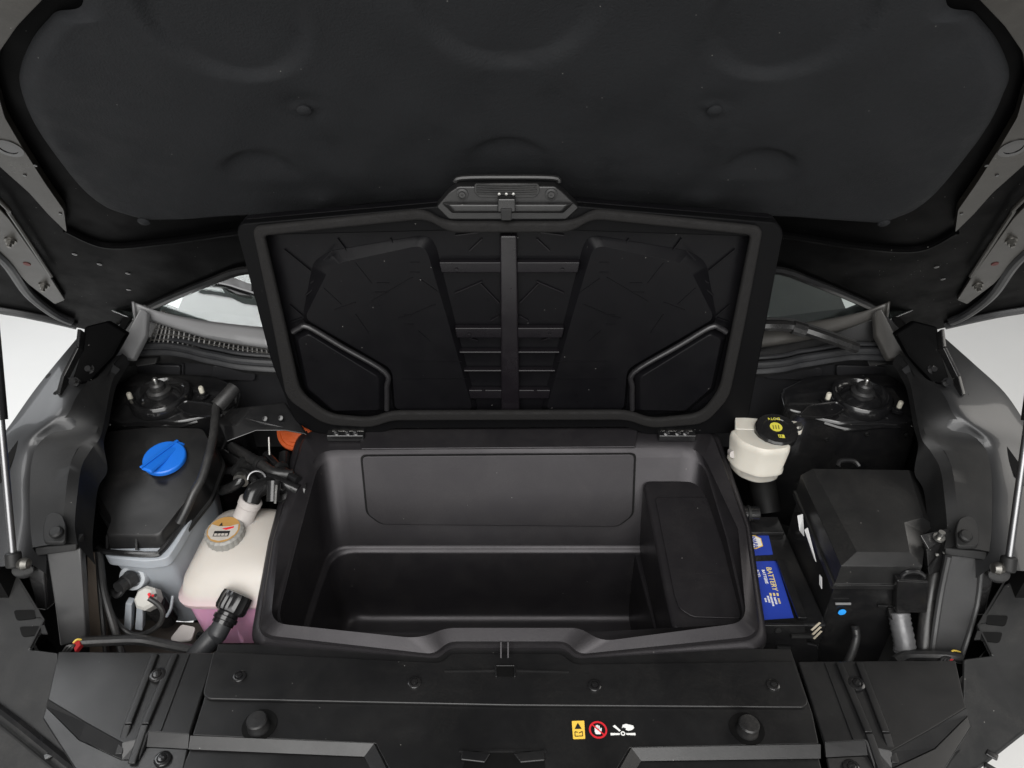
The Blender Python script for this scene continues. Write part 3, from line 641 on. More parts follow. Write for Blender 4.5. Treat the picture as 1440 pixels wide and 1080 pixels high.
    # windshield, dashboard
    wn = Vector((0, -math.sin(R(32)), math.cos(R(32)))); wp = Vector((0, 1.25, .90))
    def ws(px, py, o=0): return PLN(px, py, wp+wn*o, wn)
    wt = thing('windshield', 'sloping windshield glass seen between the lid and the open hood', 'windshield', (0, 1.1, .95))
    pts = [Vector((x, y, wp.z+(y-wp.y)*math.tan(R(32)))) for x, y in ((-.78, 1.22), (-.64, 1.17), (-.3, 1.13), (0, 1.125), (.3, 1.13), (.64, 1.17), (.78, 1.22), (.68, 2.0), (-.68, 2.0))]
    build(MB().prism(pts, wn*.005), 'glass_pane', GLASS, wt)
    band = [p-wn*.003 for p in (pts[0], pts[1], pts[2], pts[3], pts[4], pts[5], pts[6])]
    bd2 = [p+Vector((0, .05, .05*math.tan(R(32)))) for p in band]
    build(MB().rings([band, bd2], cap0=False, cap1=False, closed=False), 'black_frit', STK_K, wt)
    d = thing('dashboard', 'grey dashboard top behind the windshield', 'dashboard', (0, 1.4, .9))
    rows = [[Vector((x, y, z-.05*abs(x))) for x in (-.7, -.35, 0, .35, .7)] for y, z in ((1.24, .83), (1.36, .86), (1.5, .92), (1.65, .96), (1.9, .95))]
    build(MB().loft(rows, 4, 4), 'dash_top', DASH, d, smooth=60)
    dv = [Vector((x, y, .868)) for x, y in ((-.5, 1.36), (-.25, 1.34), (-.25, 1.375), (-.5, 1.395))]
    build(MB().prism(dv, (0, 0, .006)), 'defroster_vent', BAY, d)
    # wipers
    for nm, pth, wd in (('left', [(270, 395), (318, 402), (345, 410), (400, 424), (560, 440)], 1), ('right', [(1040, 458), (1080, 456), (1115, 457), (1150, 468), (1200, 490)], 0)):
        wi = thing('wiper_arm', 'black wiper arm lying on the glass at the %s' % ('mesh grille side' if wd else 'plain cowl side without grille'), 'wiper', ws(pth[1][0], pth[1][1]), 'wipers')
        o = .012 if wd else .0
        pp = [ws(*p, o+.01) if wd else Z(p[0], p[1], .985-.0*p[0]) for p in pth]
        if not wd: pp = [Z(*p) for p in [(1030, 460, .975), (1080, 458, .978), (1115, 460, .975), (1155, 472, .965), (1205, 490, .945)]]
        build(MB().tube(pp, .0085 if not wd else .005, 8, 6), 'arm', SHINE, wi)
        if wd:
            build(MB().tube([ws(*p, .006) for p in [(255, 392), (300, 399), (345, 405), (420, 415)]], .0045, 6, 4), 'blade', RUB, wi)
            bl = [ws(*p, .014) for p in [(305, 395), (330, 393), (356, 403), (356, 420), (335, 417), (312, 405)]]
            build(MB().prism(rnd(bl, .004), wn*.008), 'blade_holder', RUB, wi, bevel=.002)
        else:
            build(MB().tube([p+Vector((0, .010, .006)) for p in pp], .003, 6, 6), 'arm_spring', TRIM, wi)
            build(MB().lathe([(.011, 0), (.011, .02)], pp[2]-Vector((.0, 0, .0)), (pp[3]-pp[2]), 10), 'arm_joint', SHINE, wi)
build_cowl()

# ------------------------------------------------------------------ front covers
def clip(px, py, z, parent, r=.0085, nm='push_clip'):
    o = Z(px, py, z)
    c = build(MB().lathe([(r, 0), (r, .0022), (r*.8, .0032), (r*.62, .0032), (r*.62, .0022), (r*.5, .0022), (r*.46, .0042), (r*.2, .0046), (.0001, .0046)], o, (0, 0, 1), 26), nm, SHINE, parent)
    build(MB().box(o+Vector((0, 0, .0048)), (r*.7, r*.22, .001), Matrix.Rotation(px, 3, 'Z')), 'clip_slot', PL, c)
    return c
def build_front():
    t = thing('radiator_cover', 'wide black plastic radiator cover in front of the luggage tub with warning stickers', 'cover panel', (0, .48, .70))
    zt = .735
    TP = [(306, 905), (1112, 912), (1120, 935), (1143, 1003), (1152, 1046), (886, 1052), (862, 1092), (552, 1092), (528, 1046), (270, 1034), (284, 990), (300, 935)]
    top = [Z(*p, zt) for p in TP]
    lo = [Z(*p, .727) for p in [(1152, 1066), (900, 1070), (880, 1100), (534, 1100), (514, 1064), (267, 1053)]]
    # holes for buffers are shallow black cups set in the top
    mbp = MB()
    mbp.prism(top, (0, 0, -.006))
    a = [4, 5, 6, 7, 8, 9]
    vs = [top[i] for i in a]+lo
    build(MB().add(vs, [[i, i+1, 7+i, 6+i] for i in range(5)]), 'front_bevel', PL, t, solid=.004, soff=-1, smooth=0)
    low = lo + [Z(*p, .719) for p in [(250, 1110), (270, 1180), (1165, 1180), (1165, 1110)]]
    mbp.prism(lo+[Z(230, 1140, .727), Z(240, 1300, .727), Z(1190, 1300, .727), Z(1172, 1140, .727)], (0, 0, -.005))
    build(mbp, 'cover_body', PL, t, bevel=.0016, seg=2)
    pl = [Z(*p, zt+.001) for p in [(301, 918), (621, 934), (634, 921), (790, 921), (806, 936), (1115, 932), (1136, 990), (1131, 997), (720, 994), (292, 985), (286, 978)]]
    build(MB().prism(rnd(pl, [.004, .01, .006, .006, .01, .004, .006, .006, .0, .006, .006]), (0, 0, .0035)), 'raised_plate', PL, t, bevel=.0014, seg=3)
    tz = [Z(*p, zt+.0002) for p in [(656, 1004), (765, 1004), (757, 1021), (648, 1021)]]
    for px, py in ((337, 952), (583, 961), (836, 965), (1087, 964)): clip(px, py, zt+.0045, t, .0078)
    for px, py in ((365, 1020), (1050, 1025)):
        o = Z(px, py, zt)
        cup = build(MB().lathe([(.0195, .0004), (.0195, .0009), (.0001, .0009)], o, (0, 0, 1), 36), 'buffer_hole', BAY, t)
        build(MB().lathe([(.0125, 0), (.012, .004), (.0112, .006), (.0115, .0125), (.0102, .0145), (.0001, .0148)], o+Vector((0, -.002, .0008)), (0, 0, 1), 32), 'rubber_buffer', RUB, t, smooth=30)
    lk = build(MB().prism([Z(*p, zt+.0048) for p in [(699, 938), (722, 938), (722, 952), (700, 952)]], (0, 0, .0012)), 'latch_slot', BAY, t)
    for a_, b_ in (((697, 937), (724, 937)), ((697, 937), (698, 953)), ((724, 937), (724, 953))): build(MB().bar(Z(*a_, zt+.0046), Z(*b_, zt+.0046), .002, .0024, (0, 0, 1)), 'slot_rim', PL, t, bevel=.0005)
    build(MB().bar(Z(625, 944, zt+.0046), Z(696, 943, zt+.0046), .0016, .0016, (0, 0, 1)), 'crease_line', PL, t); build(MB().bar(Z(726, 943, zt+.0046), Z(800, 945, zt+.0046), .0016, .0016, (0, 0, 1)), 'crease_line', PL, t)
    # stickers
    y0 = zt+.0006
    def flat(pts, m_, nm, par, dz=0, r=.001): return build(MB().prism(rnd([Z(*p, y0+dz) for p in pts], r, 3), (0, 0, .0002)), nm, m_, par, smooth=0)
    sy = flat([(804, 1014), (821.5, 1013.5), (823, 1039), (806, 1039.5)], STK_Y, 'yellow_warning_sticker', t)
    flat([(812.5, 1016.5), (818, 1025), (808, 1025.3)], STK_K, 'warning_triangle', sy, .0004, .0003)
    for a_, b_ in (((808.5, 1029), (808.8, 1035.5)), ((808.8, 1035.5), (819.5, 1035)), ((819.5, 1035), (818.8, 1028.6)), ((814, 1031), (818.8, 1028.6)), ((808.5, 1029), (812.5, 1030))):
        build(MB().bar(Z(*a_, y0+.0003), Z(*b_, y0+.0003), .0009, .0002, (0, 0, 1)), 'book_mark', STK_K, sy, smooth=0)
    # no-touch sign
    oc = Z(841, 1026.3, y0)
    sr = MB(); n = 40
    ro = [oc+Vector((math.cos(2*math.pi*k/n)*.0103, math.sin(2*math.pi*k/n)*.0103, 0)) for k in range(n)]
    ri = [oc+(p-oc)*.80 for p in ro]; sr.ringprism(ro, ri, (0, 0, .0002))
    ns = build(sr, 'red_no_touch_ring', STK_R, t, smooth=0)
    hd = MB()
    def q(x, y): return oc+Vector((x*.001, y*.001, 0))
    hd.prism([q(-3, -5.2), q(2.2, -5.2), q(3.8, -1), q(4.4, 2), q(3.4, 2.4), q(2.4, .3), q(2.4, 1), q(-3.6, 1), q(-4, -2)], (0, 0, .0002))
    for i, (x, h_) in enumerate(((-3.2, 4.2), (-1.6, 5.4), (0, 5.6), (1.6, 4.8))): hd.prism([q(x-.6, .6), q(x+.75, .6), q(x+.7, h_), q(x-.5, h_)], (0, 0, .0002))
    build(hd, 'white_hand_mark', STK_W, ns, smooth=0)
    build(MB().bar(oc+Vector((-.0068, .0068, .0003)), oc+Vector((.0068, -.0068, .0003)), .0015, .0002, (0, 0, 1)), 'red_slash', STK_R, ns, smooth=0)
    # fan-and-hand mark
    of = Z(876, 1031.5, y0)
    fm = MB()
    def q(x, y): return of+Vector((x*.001, y*.001, 0))
    ro = [q(2.6*math.cos(k*.3142), 2.6*math.sin(k*.3142)) for k in range(20)]; ri = [of+(p-of)*.5 for p in ro]
    fm.ringprism(ro, ri, (0, 0, .0002))
    fm.prism([q(-14, -2.2), q(-4, -1.6), q(-3.2, .2), q(-14, .6)], (0, 0, .0002)); fm.prism([q(14, -2.2), q(4, -1.6), q(3.2, .2), q(14, .6)], (0, 0, .0002))
    fm.prism([q(-10.5, 8.6), q(-8, 10.2), q(-1.8, 3.4), q(-3.8, 2.4)], (0, 0, .0002))
    fm.prism([q(-.5, 6), q(1, 10.2), q(5, 11.4), q(12.6, 9.4), q(13.6, 6.6), q(11, 4.2), q(6.6, 3.2), q(3.6, 4.4), q(4.4, 6), q(1.4, 7.4)], (0, 0, .0002))
    build(fm, 'fan_and_hand_sticker', STK_W, t, smooth=0)
    # latch opening at the front
    lz = MB().prism([Z(*p, zt+.0006) for p in [(656, 1060), (764, 1058), (768, 1092), (648, 1092)]], (0, 0, .0003)); build(lz, 'latch_opening', BAY, t, smooth=0)
    for pts in ([(650, 1056), (690, 1061), (682, 1074), (648, 1070)], [(764, 1056), (722, 1061), (732, 1074), (766, 1071)]):
        build(MB().prism([Z(*p, zt+.0012) for p in pts], (0, 0, .003)), 'latch_flap', PL, t, bevel=.0012)
    build(MB().bar(Z(646, 1056, zt), Z(768, 1056, zt), .002, .0016, (0, 0, 1)), 'latch_rim', PL, t)
    # side covers
    for m, sg, lab in ((L_, -1, 'below the pink coolant tank'), (lambda x, y: (1426-x, y+12), 1, 'below the fuse box')):
        c = thing('headlamp_cover', 'angular black plastic cover with twin rails %s' % lab, 'cover panel', Z(*m(180, 980), .70), 'corner cover panels')
        zc = .737
        pts = [(82, 916), (303, 918), (281, 985), (266, 1033), (209, 1029), (196, 1040), (172, 1045), (120, 1016), (67, 984)]
        tp = [Z(*m(*p), zc) for p in pts]
        lw = [(264, 1053), (206, 1050), (196, 1068), (172, 1068), (112, 1040), (65, 993)]
        lo = [Z(*m(*p), .7285) for p in lw]
        mbp = MB().prism(tp, (0, 0, -.006))
        vs = [tp[3], tp[4], tp[5], tp[6], tp[7], tp[8]]+lo
        build(MB().add(vs, [[i, i+1, 7+i, 6+i] for i in range(5)]), 'front_bevel', PL, c, solid=.003, soff=-1, smooth=0)
        mbp.prism(lo+[Z(*m(60, 1010), .725), Z(*m(130, 1120), .7245), Z(*m(250, 1120), .726)], (0, 0, -.004))
        cb = build(mbp, 'cover_body', PL, c, bevel=.0015)
        for a_, k_, e_ in (((219, 921), (181, 1020), (168, 1062)), ((247, 921), (205, 1020), (186, 1075))):
            r_ = MB(); w_ = .0085
            P = [Z(*m(*a_), zc), Z(*m(*k_), zc), Z(*m(*e_), .729)]
            r_.bar(P[0], P[1], w_, .004, (0, 0, 1)); r_.bar(P[1], P[2], w_, .004, (0, -.3, 1))
            build(r_, 'cover_rail', PL, c, bevel=.0012)
        build(MB().bar(Z(*m(266, 921), zc), Z(*m(226, 1028), zc), .0012, .0014, (0, 0, 1)), 'crease_line', PL, c)
        clip(*m(222, 950), zc+.002, c, .0095); clip(*m(229, 1068), .7287, c, .009)
    # bumper corners
    for m, sg, lab in ((L_, -1, 'by the coolant tank side'), (M_, 1, 'by the fuse box side')):
        c = thing('bumper_panel', 'large black grained bumper corner panel %s' % lab, 'bumper panel', Z(*m(20, 950), .5), 'bumper corner panels')
        pts = [(-220, 800, .80), (0, 803, .795), (23, 807, .79), (63, 873, .745), (43, 912, .725), (82, 917, .722), (84, 1000, .708), (140, 1060, .70), (230, 1110, .70), (150, 1190, .685), (60, 1150, .685), (-10, 1125, .70), (-120, 1085, .72), (-260, 1000, .74)] if sg < 0 else \
              [(-220, 800, .80), (0, 803, .795), (25, 815, .79), (63, 873, .745), (43, 912, .725), (82, 917, .722), (84, 1000, .708), (140, 1060, .70), (230, 1100, .70), (172, 1092, .69), (62, 1068, .695), (5, 1024, .705), (-60, 975, .72), (-220, 900, .74)]
        bn = Vector((0, -.447, .894)); bp0 = Vector((0, .42, .668))
        def BP(px, py, o=0): return PLN(*m(px, py), bp0+bn*o, bn)
        tp = [BP(*p[:2]) for p in pts]
        b0 = MB().prism(tp, (0, 0, -.006))
        build(b0, 'panel_skin', PLB, c, bevel=.003)
        # outer bumper face dropping to the floor side
        ed = tp[9:]
        dn = [[p+Vector((sg*.0, 0, -.003)) for p in ed], [p+Vector((-sg*.012, .008, -.02)) for p in ed], [p+Vector((-sg*.13, .06, -.25)) for p in ed]]
        build(MB().rings(dn, cap0=False, cap1=False, closed=False), 'bumper_face', FEN, c, solid=.003)
        for px, py, z in ((36, 866, .757), (44, 889, .742)):
            q = [BP(px+dx, py+dy, -.0005) for dx, dy in ((-16, -6), (14, -7), (16, 5), (-12, 8))]
            po = build(MB().prism([p+Vector((0, 0, .001)) for p in rnd(q, .004)], (0, 0, .0015)), 'locating_pocket', BAY, c)
            build(MB().prism([q[1]+Vector((0, 0, .002)), q[2]+Vector((0, 0, .002)), q[2]+Vector((-.008*-sg*-1, 0, .002)), q[1]+Vector((-.006*-sg*-1, 0, .002))], (0, 0, .003)), 'pocket_wall', TRIM, po, bevel=.0008)
        ep = [BP(*p, .001) for p, z in (((23, 807), .79), ((63, 873), .745), ((43, 912), .725))]
        mm = MB(); mm.bar(ep[0], ep[1], .002, .003, (0, -.4, 1)); mm.bar(ep[1], ep[2], .002, .003, (0, -.4, 1)); build(mm, 'folded_edge', TRIM, c)
        gv = [BP(*p, .002) for p, z in (((-30, 975), .722), ((20, 1012), .712), ((70, 1052), .698), ((120, 1092), .692))]
        if sg < 0:
            build(MB().tube(gv, .005, 6, 4), 'edge_channel', SHINE, c)
            build(MB().tube([p+Vector((-.004, -.012, .0)) for p in gv], .002, 6, 4), 'edge_lip', TRIM, c)
        for px, py, z in ((70, 1062, .702),) if sg < 0 else ((45, 1068, .705), (1437-1395, 1050, .707)):
            build(MB().box(BP(px, py, .002), (.012, .008, .003), Matrix.Rotation(-sg*.7, 3, 'Z')), 'panel_clip', SHINE, c, bevel=.001)
build_front()
def build_nose():
    t = thing('front_bumper', 'black painted nose of the car in front of the radiator cover', 'bumper', (0, .2, .3))
    rows = []
    for k in range(9):
        x = -.64+.16*k
        yb = .425 if abs(x) < .45 else .425+(abs(x)-.45)*.6
        yn = min(.52*math.sqrt(x*x+.02)+.105+max(0, abs(x)-.4)*.45, yb-.004)
        rows.append([Vector((x, yb, .690)), Vector((x, yb*.6+yn*.4, .672)), Vector((x, yb*.15+yn*.85, .645)), Vector((x, yn, .60)), Vector((x, yn+.004, .45)), Vector((x, yn+.05, .25))])
    build(MB().loft(rows, 4, 4), 'bumper_skin', PLB, t, smooth=60)
build_nose()

# ------------------------------------------------------------------ left components
def build_washer():
    t = thing('washer_tank', 'grey tank with black lid and blue filler cap beside the fender trim', 'reservoir', Z(200, 860, .60))
    tp = [(150, 606, .852), (215, 600, .856), (286, 602, .856), (301, 630, .846), (284, 676, .828), (224, 752, .793), (147, 752, .793), (157, 730, .803), (149, 716, .808), (134, 690, .818)]
    q = rnd(ZS(tp), .008, 3); cc = sum(q, Vector())/len(q)
    def s_(k, dz): return [Vector((cc.x+(p.x-cc.x)*k, cc.y+(p.y-cc.y)*k, p.z+dz)) for p in q]
    lidp = build(MB().rings([s_(1.10, -.040), s_(1.10, -.034), s_(1.055, -.033), s_(1.05, -.022), s_(1.01, -.004), s_(.985, 0)]), 'tank_lid', mat('tank_lid_black', (.0038, .0038, .0041), .38, grain=.2, mott=.3, dust=.3, film=.12), t, bevel=.0015)
    fr = s_(1.075, -.030)
    lipr = [Z(*p) for p in [(138, 770, .772), (150, 776, .771), (212, 780, .770), (228, 774, .772), (250, 745, .782), (275, 708, .795), (297, 674, .808)]]
    build(MB().tube(lipr, .0042, 8, 5), 'lid_rim', SHINE, lidp)
    for px, py, z in ((153, 764, .78), (194, 766, .779)):
        build(MB().bar(Z(px, py-11, z+.006), Z(px, py+8, z-.008), .003, .005, (0, -.5, .6)), 'lid_web', SHINE, lidp)
    # grey body
    f = [Z(147, 784, .765), Z(206, 790, .765), Z(236, 786, .765), Z(254, 758, .775), Z(301, 676, .800), Z(302, 640, .815), Z(170, 640, .815)]
    qq = rnd(f, .008, 3)
    c2 = sum(qq, Vector())/len(qq)
    def b_(k, z, dy=0): return [Vector((c2.x+(p.x-c2.x)*k, c2.y+(p.y-c2.y)*k+dy, z+(p.z-.765)*(1 if z > .7 else 0))) for p in qq]
    body = build(MB().rings([b_(.74, .60, .012), b_(.80, .66, .008), b_(.92, .742, .002), b_(.93, .748), b_(1.0, .751), b_(1.0, .766)]), 'tank_body', TANK, t, bevel=.004, seg=3)
    # level sensor
    o = Z(187, 812, .722); ax = Vector((.05, -.8, .42)).normalized()
    build(MB().lathe([(.020, -.03), (.020, -.002), (.0175, .003), (.013, .003), (.012, -.002), (.0001, -.002)], o, ax, 32), 'sensor_collar', mat('sensor_white', (.36, .38, .40), .4), t)
    pl = MB().lathe([(.0115, 0), (.0115, .014), (.009, .015), (.009, .026), (.0001, .026)], o, (ax+Vector((-.35, 0, -.25))), 10)
    build(pl, 'sensor_plug', RUB, t, smooth=20)
    # pump with white plug
    o2 = Z(214, 843, .695)
    pb = build(MB().lathe([(.016, -.06), (.016, -.004), (.014, 0), (.0001, 0)], o2, (.0, -.25, 1), 20), 'pump_motor', SHINE, t)
    build(MB().lathe([(.0165, 0), (.017, .004), (.017, .016), (.013, .02), (.0001, .02)], o2, (-.1, -.55, .83), 8), 'pump_plug', mat('white_plug', (.46, .45, .42), .4, mott=.2, ms=60), t, smooth=20)
    for dx, dy, mt in ((-3, -5, STK_R), (2, -3, STK_R), (6, -4, STK_K), (-2, -1, STK_R)):
        build(MB().lathe([(.0022, 0), (.0022, .001), (.0001, .001)], Z(213+dx, 841+dy, .7175), (-.1, -.55, .83), 10), 'plug_pin', mt, t)
    for px in (181, 197):
        build(MB().prism(ZS([(px-5, 848, .70), (px+4, 850, .70), (px+3, 888, .655), (px-8, 886, .655)]), (0, .012, 0)), 'tank_foot', TANK, t, bevel=.002)
    build(MB().tube(ZS([(243, 838, .69), (240, 856, .68), (234, 867, .67)]), .0022, 6, 4), 'tank_lug', TANK, t)
    # blue cap
    bc = Z(234, 649, .835); ca = Vector((.04, -.22, .97)).normalized()
    build(MB().lathe([(.027, -.004), (.027, .001), (.0001, .001)], bc, ca, 40), 'filler_rim', SHINE, t)
    cp = build(MB().lathe([(.0292, .003), (.0302, .005), (.0302, .010), (.0285, .012), (.0001, .0125)], bc, ca, 48), 'filler_cap', BLUE, t, bevel=.001)
    gx = (Z(254, 628, .85)-Z(216, 660, .85)).normalized()
    gg = MB(); gg.bar(bc-gx*.034+ca*.0125, bc+gx*.034+ca*.0125, .016, .0035, ca); gg.bar(bc-gx*.035+ca*.010, bc+gx*.035+ca*.010, .018, .004, ca)
    build(gg, 'cap_grip', BLUE, cp, bevel=.002)
    gl = ca.cross(gx); g2 = MB(); g2.bar(bc-gx*.036+gl*.007+ca*.016, bc+gx*.034+gl*.002+ca*.016, .004, .003, ca); build(g2, 'cap_ridge', BLUE, cp, bevel=.001)
build_washer()

def build_coolant():
    t = thing('coolant_tank', 'milky white coolant tank with pink fluid beside the luggage tub', 'reservoir', Z(305, 895, .62))
    def rg(z, x0, x1, y0, y1, r): return rnd([Vector((x0, y0, z)), Vector((x1, y0, z)), Vector((x1, y1, z)), Vector((x0, y1, z))], r, 6)
    xl, xr, yf, yb = -.462, -.318, .655, .80
    up = [rg(.708, xl+.004, xr, yf+.004, yb, .034), rg(.7085, xl-.003, xr, yf-.004, yb, .034), rg(.715, xl-.004, xr, yf-.005, yb, .034), rg(.719, xl, xr, yf, yb, .034), rg(.738, xl+.006, xr-.002, yf+.008, yb, .028),
          rg(.752, xl+.016, xr-.008, yf+.022, yb-.002, .03), rg(.763, xl+.026, xr-.018, yf+.044, yb-.008, .03), rg(.769, xl+.04, xr-.03, yf+.066, yb-.02, .025), rg(.771, xl+.055, xr-.045, yf+.085, yb-.035, .01)]
    bd = build(MB().rings(up, cap0=False), 'tank_upper', WHT, t, smooth=60)
    lw = [rg(.612, xl+.016, xr, yf+.014, yb, .02), rg(.617, xl+.012, xr, yf+.010, yb, .02), rg(.709, xl+.005, xr, yf+.005, yb, .02)]
    build(MB().rings(lw), 'tank_fluid', PINK, t, smooth=60)
    for x in (-.425, -.395): build(MB().tube([Vector((x, yf+.012, .70)), Vector((x+.002, yf+.012, .62))], .004, 8, 0), 'fluid_rib', PINK, t)
    for px in (334, 341):
        build(MB().tube([Z(px+2, 806, .735), Z(px-1, 826, .718)], .002, 6, 0), 'level_mark', mat('dark_level_mark', (.2, .13, .10), .5), bd)
    # cap
    o = Z(321, 760, .758); ax = Vector((-.02, -.12, 1)).normalized()
    nk = build(MB().lathe([(.026, -.01), (.026, .004), (.0265, .004)], o, ax, 32), 'filler_neck', WHT, t)
    prof = [(.0255, .003), (.0262, .004), (.0262, .022), (.0235, .0245), (.0001, .0245)]
    cp = build(MB().lathe(prof, o, ax, 64, 22, .035), 'filler_cap', CAPG, t, smooth=25)
    top = o+ax*.0246
    stk = build(MB().lathe([(.0225, 0), (.0225, .0005), (.0001, .0006)], top, ax, 40), 'cap_sticker', STK_O, cp)
    u = Vector((1, 0, 0)); v = ax.cross(u).normalized(); u = v.cross(ax)
    def q(x, y, h=.0007): return top+u*(x*.001)+v*(y*.001)+ax*h
    build(MB().prism([q(-19, 9), q(-8, 5), q(8, 5), q(19, 9), q(21, -1), q(19, -9), q(12, -17), q(0, -20.5), q(-12, -17), q(-19, -9), q(-21, -1)], ax*.0003), 'cap_sticker_white', STK_C, stk, smooth=0)
    build(MB().prism([q(-11, -13, .0011), q(11, -13, .0011), q(11, -3.5, .0011), q(-11, -3.5, .0011)], ax*.0002), 'cap_icon_frame', STK_K, stk, smooth=0)
    for i in range(4): build(MB().prism([q(-9.6+5*i, -12, .0014), q(-5.6+5*i, -12, .0014), q(-5.6+5*i, -8, .0014), q(-9.6+5*i, -8, .0014)], ax*.0002), 'cap_icon', STK_C, stk, smooth=0)
    build(MB().prism([q(-8, 6, .0008), q(-3, 6, .0008), q(-5.5, 12, .0008)], ax*.0002), 'cap_warning', STK_K, stk, smooth=0)
    build(MB().prism([q(-2, 1, .0008), q(14, 5, .0008), q(14, 2, .0008), q(4, -1.6, .0008)], ax*.0004), 'cap_arrow', STK_R, stk, smooth=0)
    # outlet neck at the back
    n0, n1 = Z(338, 738, .765), Z(352, 706, .80)
    ds = (n1-n0).normalized()
    on = build(MB().lathe([(.019, -.01), (.0165, .004), (.015, .02), (.015, .034), (.0165, .036), (.0165, .044), (.0145, .046)], n0, ds, 28), 'outlet_neck', NECK, t)
    # bracket foot
    ft = ZS([(256, 880, .655), (276, 884, .655), (270, 902, .645), (244, 905, .645), (240, 900, .645)])
    build(MB().prism(rnd(ft, .004), (0, 0, .004)), 'mounting_foot', NECK, t, bevel=.001)
build_coolant()

def build_hoses():
    # outlet hose elbow and quick connector of the tank
    h = thing('coolant_hose', 'black coolant hose with ribbed quick connector plugged into the pink tank', 'hose', Z(300, 890, .66))
    a, b_ = Z(330, 846, .727), Z(316, 872, .715)
    ds = (b_-a).normalized()
    build(MB().lathe([(.012, -.012), (.0195, -.010), (.0205, -.004), (.0205, .010), (.019, .014), (.0155, .016)], a, ds, 40, 12, .06), 'connector_ring', SHINE, h, smooth=25)
    build(MB().lathe([(.0145, .012), (.0145, .020), (.0165, .021), (.0165, .026), (.0145, .027), (.0145, .032)], a, ds, 28), 'connector_sleeve', SHINE, h)
    build(MB().tube([a+ds*.026, a+ds*.045, Z(306, 888, .705), Z(286, 910, .695), Z(262, 938, .68)], .0128, 18, 8), 'hose_body', mat('grey_rubber_hose', (.026, .027, .029), .5, grain=.3, mott=.3, ms=30), h)
    h = thing('radiator_hose', 'shiny black elbow hose joining the white neck of the coolant tank', 'hose', Z(370, 690, .75))
    n1 = Z(352, 708, .80)
    build(MB().tube([n1, Z(358, 692, .81), Z(372, 684, .81), Z(392, 684, .80), Z(430, 690, .79)], .013, 16, 6), 'elbow_hose', SHINE, h)
    build(MB().tube([Z(385, 676, .822), Z(384, 705, .80)], .010, 14, 0), 'connector_body', SHINE, h)
    build(MB().tube([Z(389, 682, .832), Z(387, 708, .812)], .002, 8, 0), 'spring_clip', STEEL, h)
    o = Z(362, 672, .815); ring = [o+Vector((.013*math.cos(k*.35), -.004+.008*math.sin(k*.35), .010*math.sin(k*.35))) for k in range(0, 10)]
    build(MB().tube(ring, .0018, 8, 2), 'hose_clamp', ROD, h)
    for nm, p, r, lb in (('vacuum_pipe', [(318, 662, .79), (334, 662, .80), (352, 668, .81), (368, 690, .80)], .006, 'thin black pipe with a grey flange behind the coolant tank'),
                         ('heater_hose', [(310, 636, .78), (345, 655, .80), (380, 672, .81), (420, 690, .80)], .009, 'black heater hose running behind the coolant tank'),
                         ('return_hose', [(375, 640, .80), (395, 660, .81), (420, 676, .81)], .007, 'short black hose below the orange plug')):
        o = thing(nm, lb, 'hose', Z(*p[0]))
        build(MB().tube(ZS(p), r, 12, 6), 'hose_body', SHINE, o)
        q = ZS(p)
        build(MB().lathe([(r*1.7, -.003), (r*1.7, .003)], q[1], q[2]-q[1], 18), 'hose_collar', TRIM, o)
    for nm, p, r, wv, lb in (('wire_loom', [(326, 628, .80), (346, 640, .81), (366, 652, .815), (384, 664, .815), (412, 668, .81)], .0075, .12, 'ribbed black wire loom crossing above the coolant tank hoses'),
                             ('bypass_hose', [(312, 690, .775), (328, 684, .79), (340, 674, .80), (348, 660, .80), (344, 640, .79)], .008, 0, 'bent black bypass hose rising behind the coolant tank'),
                             ('drain_hose', [(400, 640, .80), (398, 672, .80), (404, 700, .79), (412, 730, .77)], .009, 0, 'black drain hose hanging beside the luggage tub')):
        o = thing(nm, lb, 'hose', Z(*p[0]))
        build(MB().tube(catmull(ZS(p), 8), r, 12, 0, wv), 'hose_body', RUB if wv else SHINE, o, smooth=60)
        q = ZS(p)
        build(MB().lathe([(r*1.45, -.004), (r*1.55, 0), (r*1.45, .004)], q[2], q[3]-q[2], 18), 'hose_clip', STEEL if nm == 'bypass_hose' else TRIM, o)
    o = thing('high_voltage_plug', 'orange round plug cover beside the luggage tub hinge', 'connector', Z(402, 622, .80))
    oc = Z(414, 606, .815); ax = Vector((-.25, -.75, .6)).normalized()
    build(MB().lathe([(.032, -.02), (.032, 0), (.030, .003), (.025, .003), (.024, .0015), (.019, .0015), (.018, .004), (.0001, .005)], oc, ax, 40), 'plug_cover', ORNG, o, smooth=25)
    build(MB().lathe([(.034, -.03), (.034, -.018)], oc, ax, 36), 'plug_base', SHINE, o)
    build(MB().tube([Z(378, 615, .835), Z(379, 640, .818)], .0016, 6, 0), 'plug_wire', STEEL, o)
    # bracket wall behind
    o = thing('apron_bracket', 'black sheet bracket running from the strut tower to the luggage tub', 'bracket', Z(360, 590, .78))
    br = ZS([(300, 578, .865), (400, 566, .865), (432, 612, .845), (400, 606, .845), (360, 606, .842), (318, 622, .835)])
    build(MB().prism(br, (0, .006, -.003)), 'bracket_plate', GLS, o, bevel=.002)
    for px, py, z in ((395, 588, .857), (373, 589, .855)):
        build(MB().lathe([(.004, 0), (.004, .003), (.0001, .0035)], Z(px, py, z), (0, -.7, .7), 12), 'bracket_rivet', SHINE, o)
    # conduit over the washer tank
    o = thing('black_conduit', 'black conduit running down beside the blue capped tank lid', 'conduit', Z(290, 650, .8))
    build(MB().tube(ZS([(322, 556, .895), (306, 568, .885), (303, 586, .878), (300, 612, .868), (294, 640, .858), (284, 672, .842), (272, 694, .83), (262, 716, .815), (252, 735, .80)]), .0062, 12, 8), 'conduit_body', RUB, o)
    build(MB().tube(ZS([(330, 545, .90), (318, 558, .893), (306, 571, .885)]), .011, 14, 5), 'conduit_boot', RUB, o)
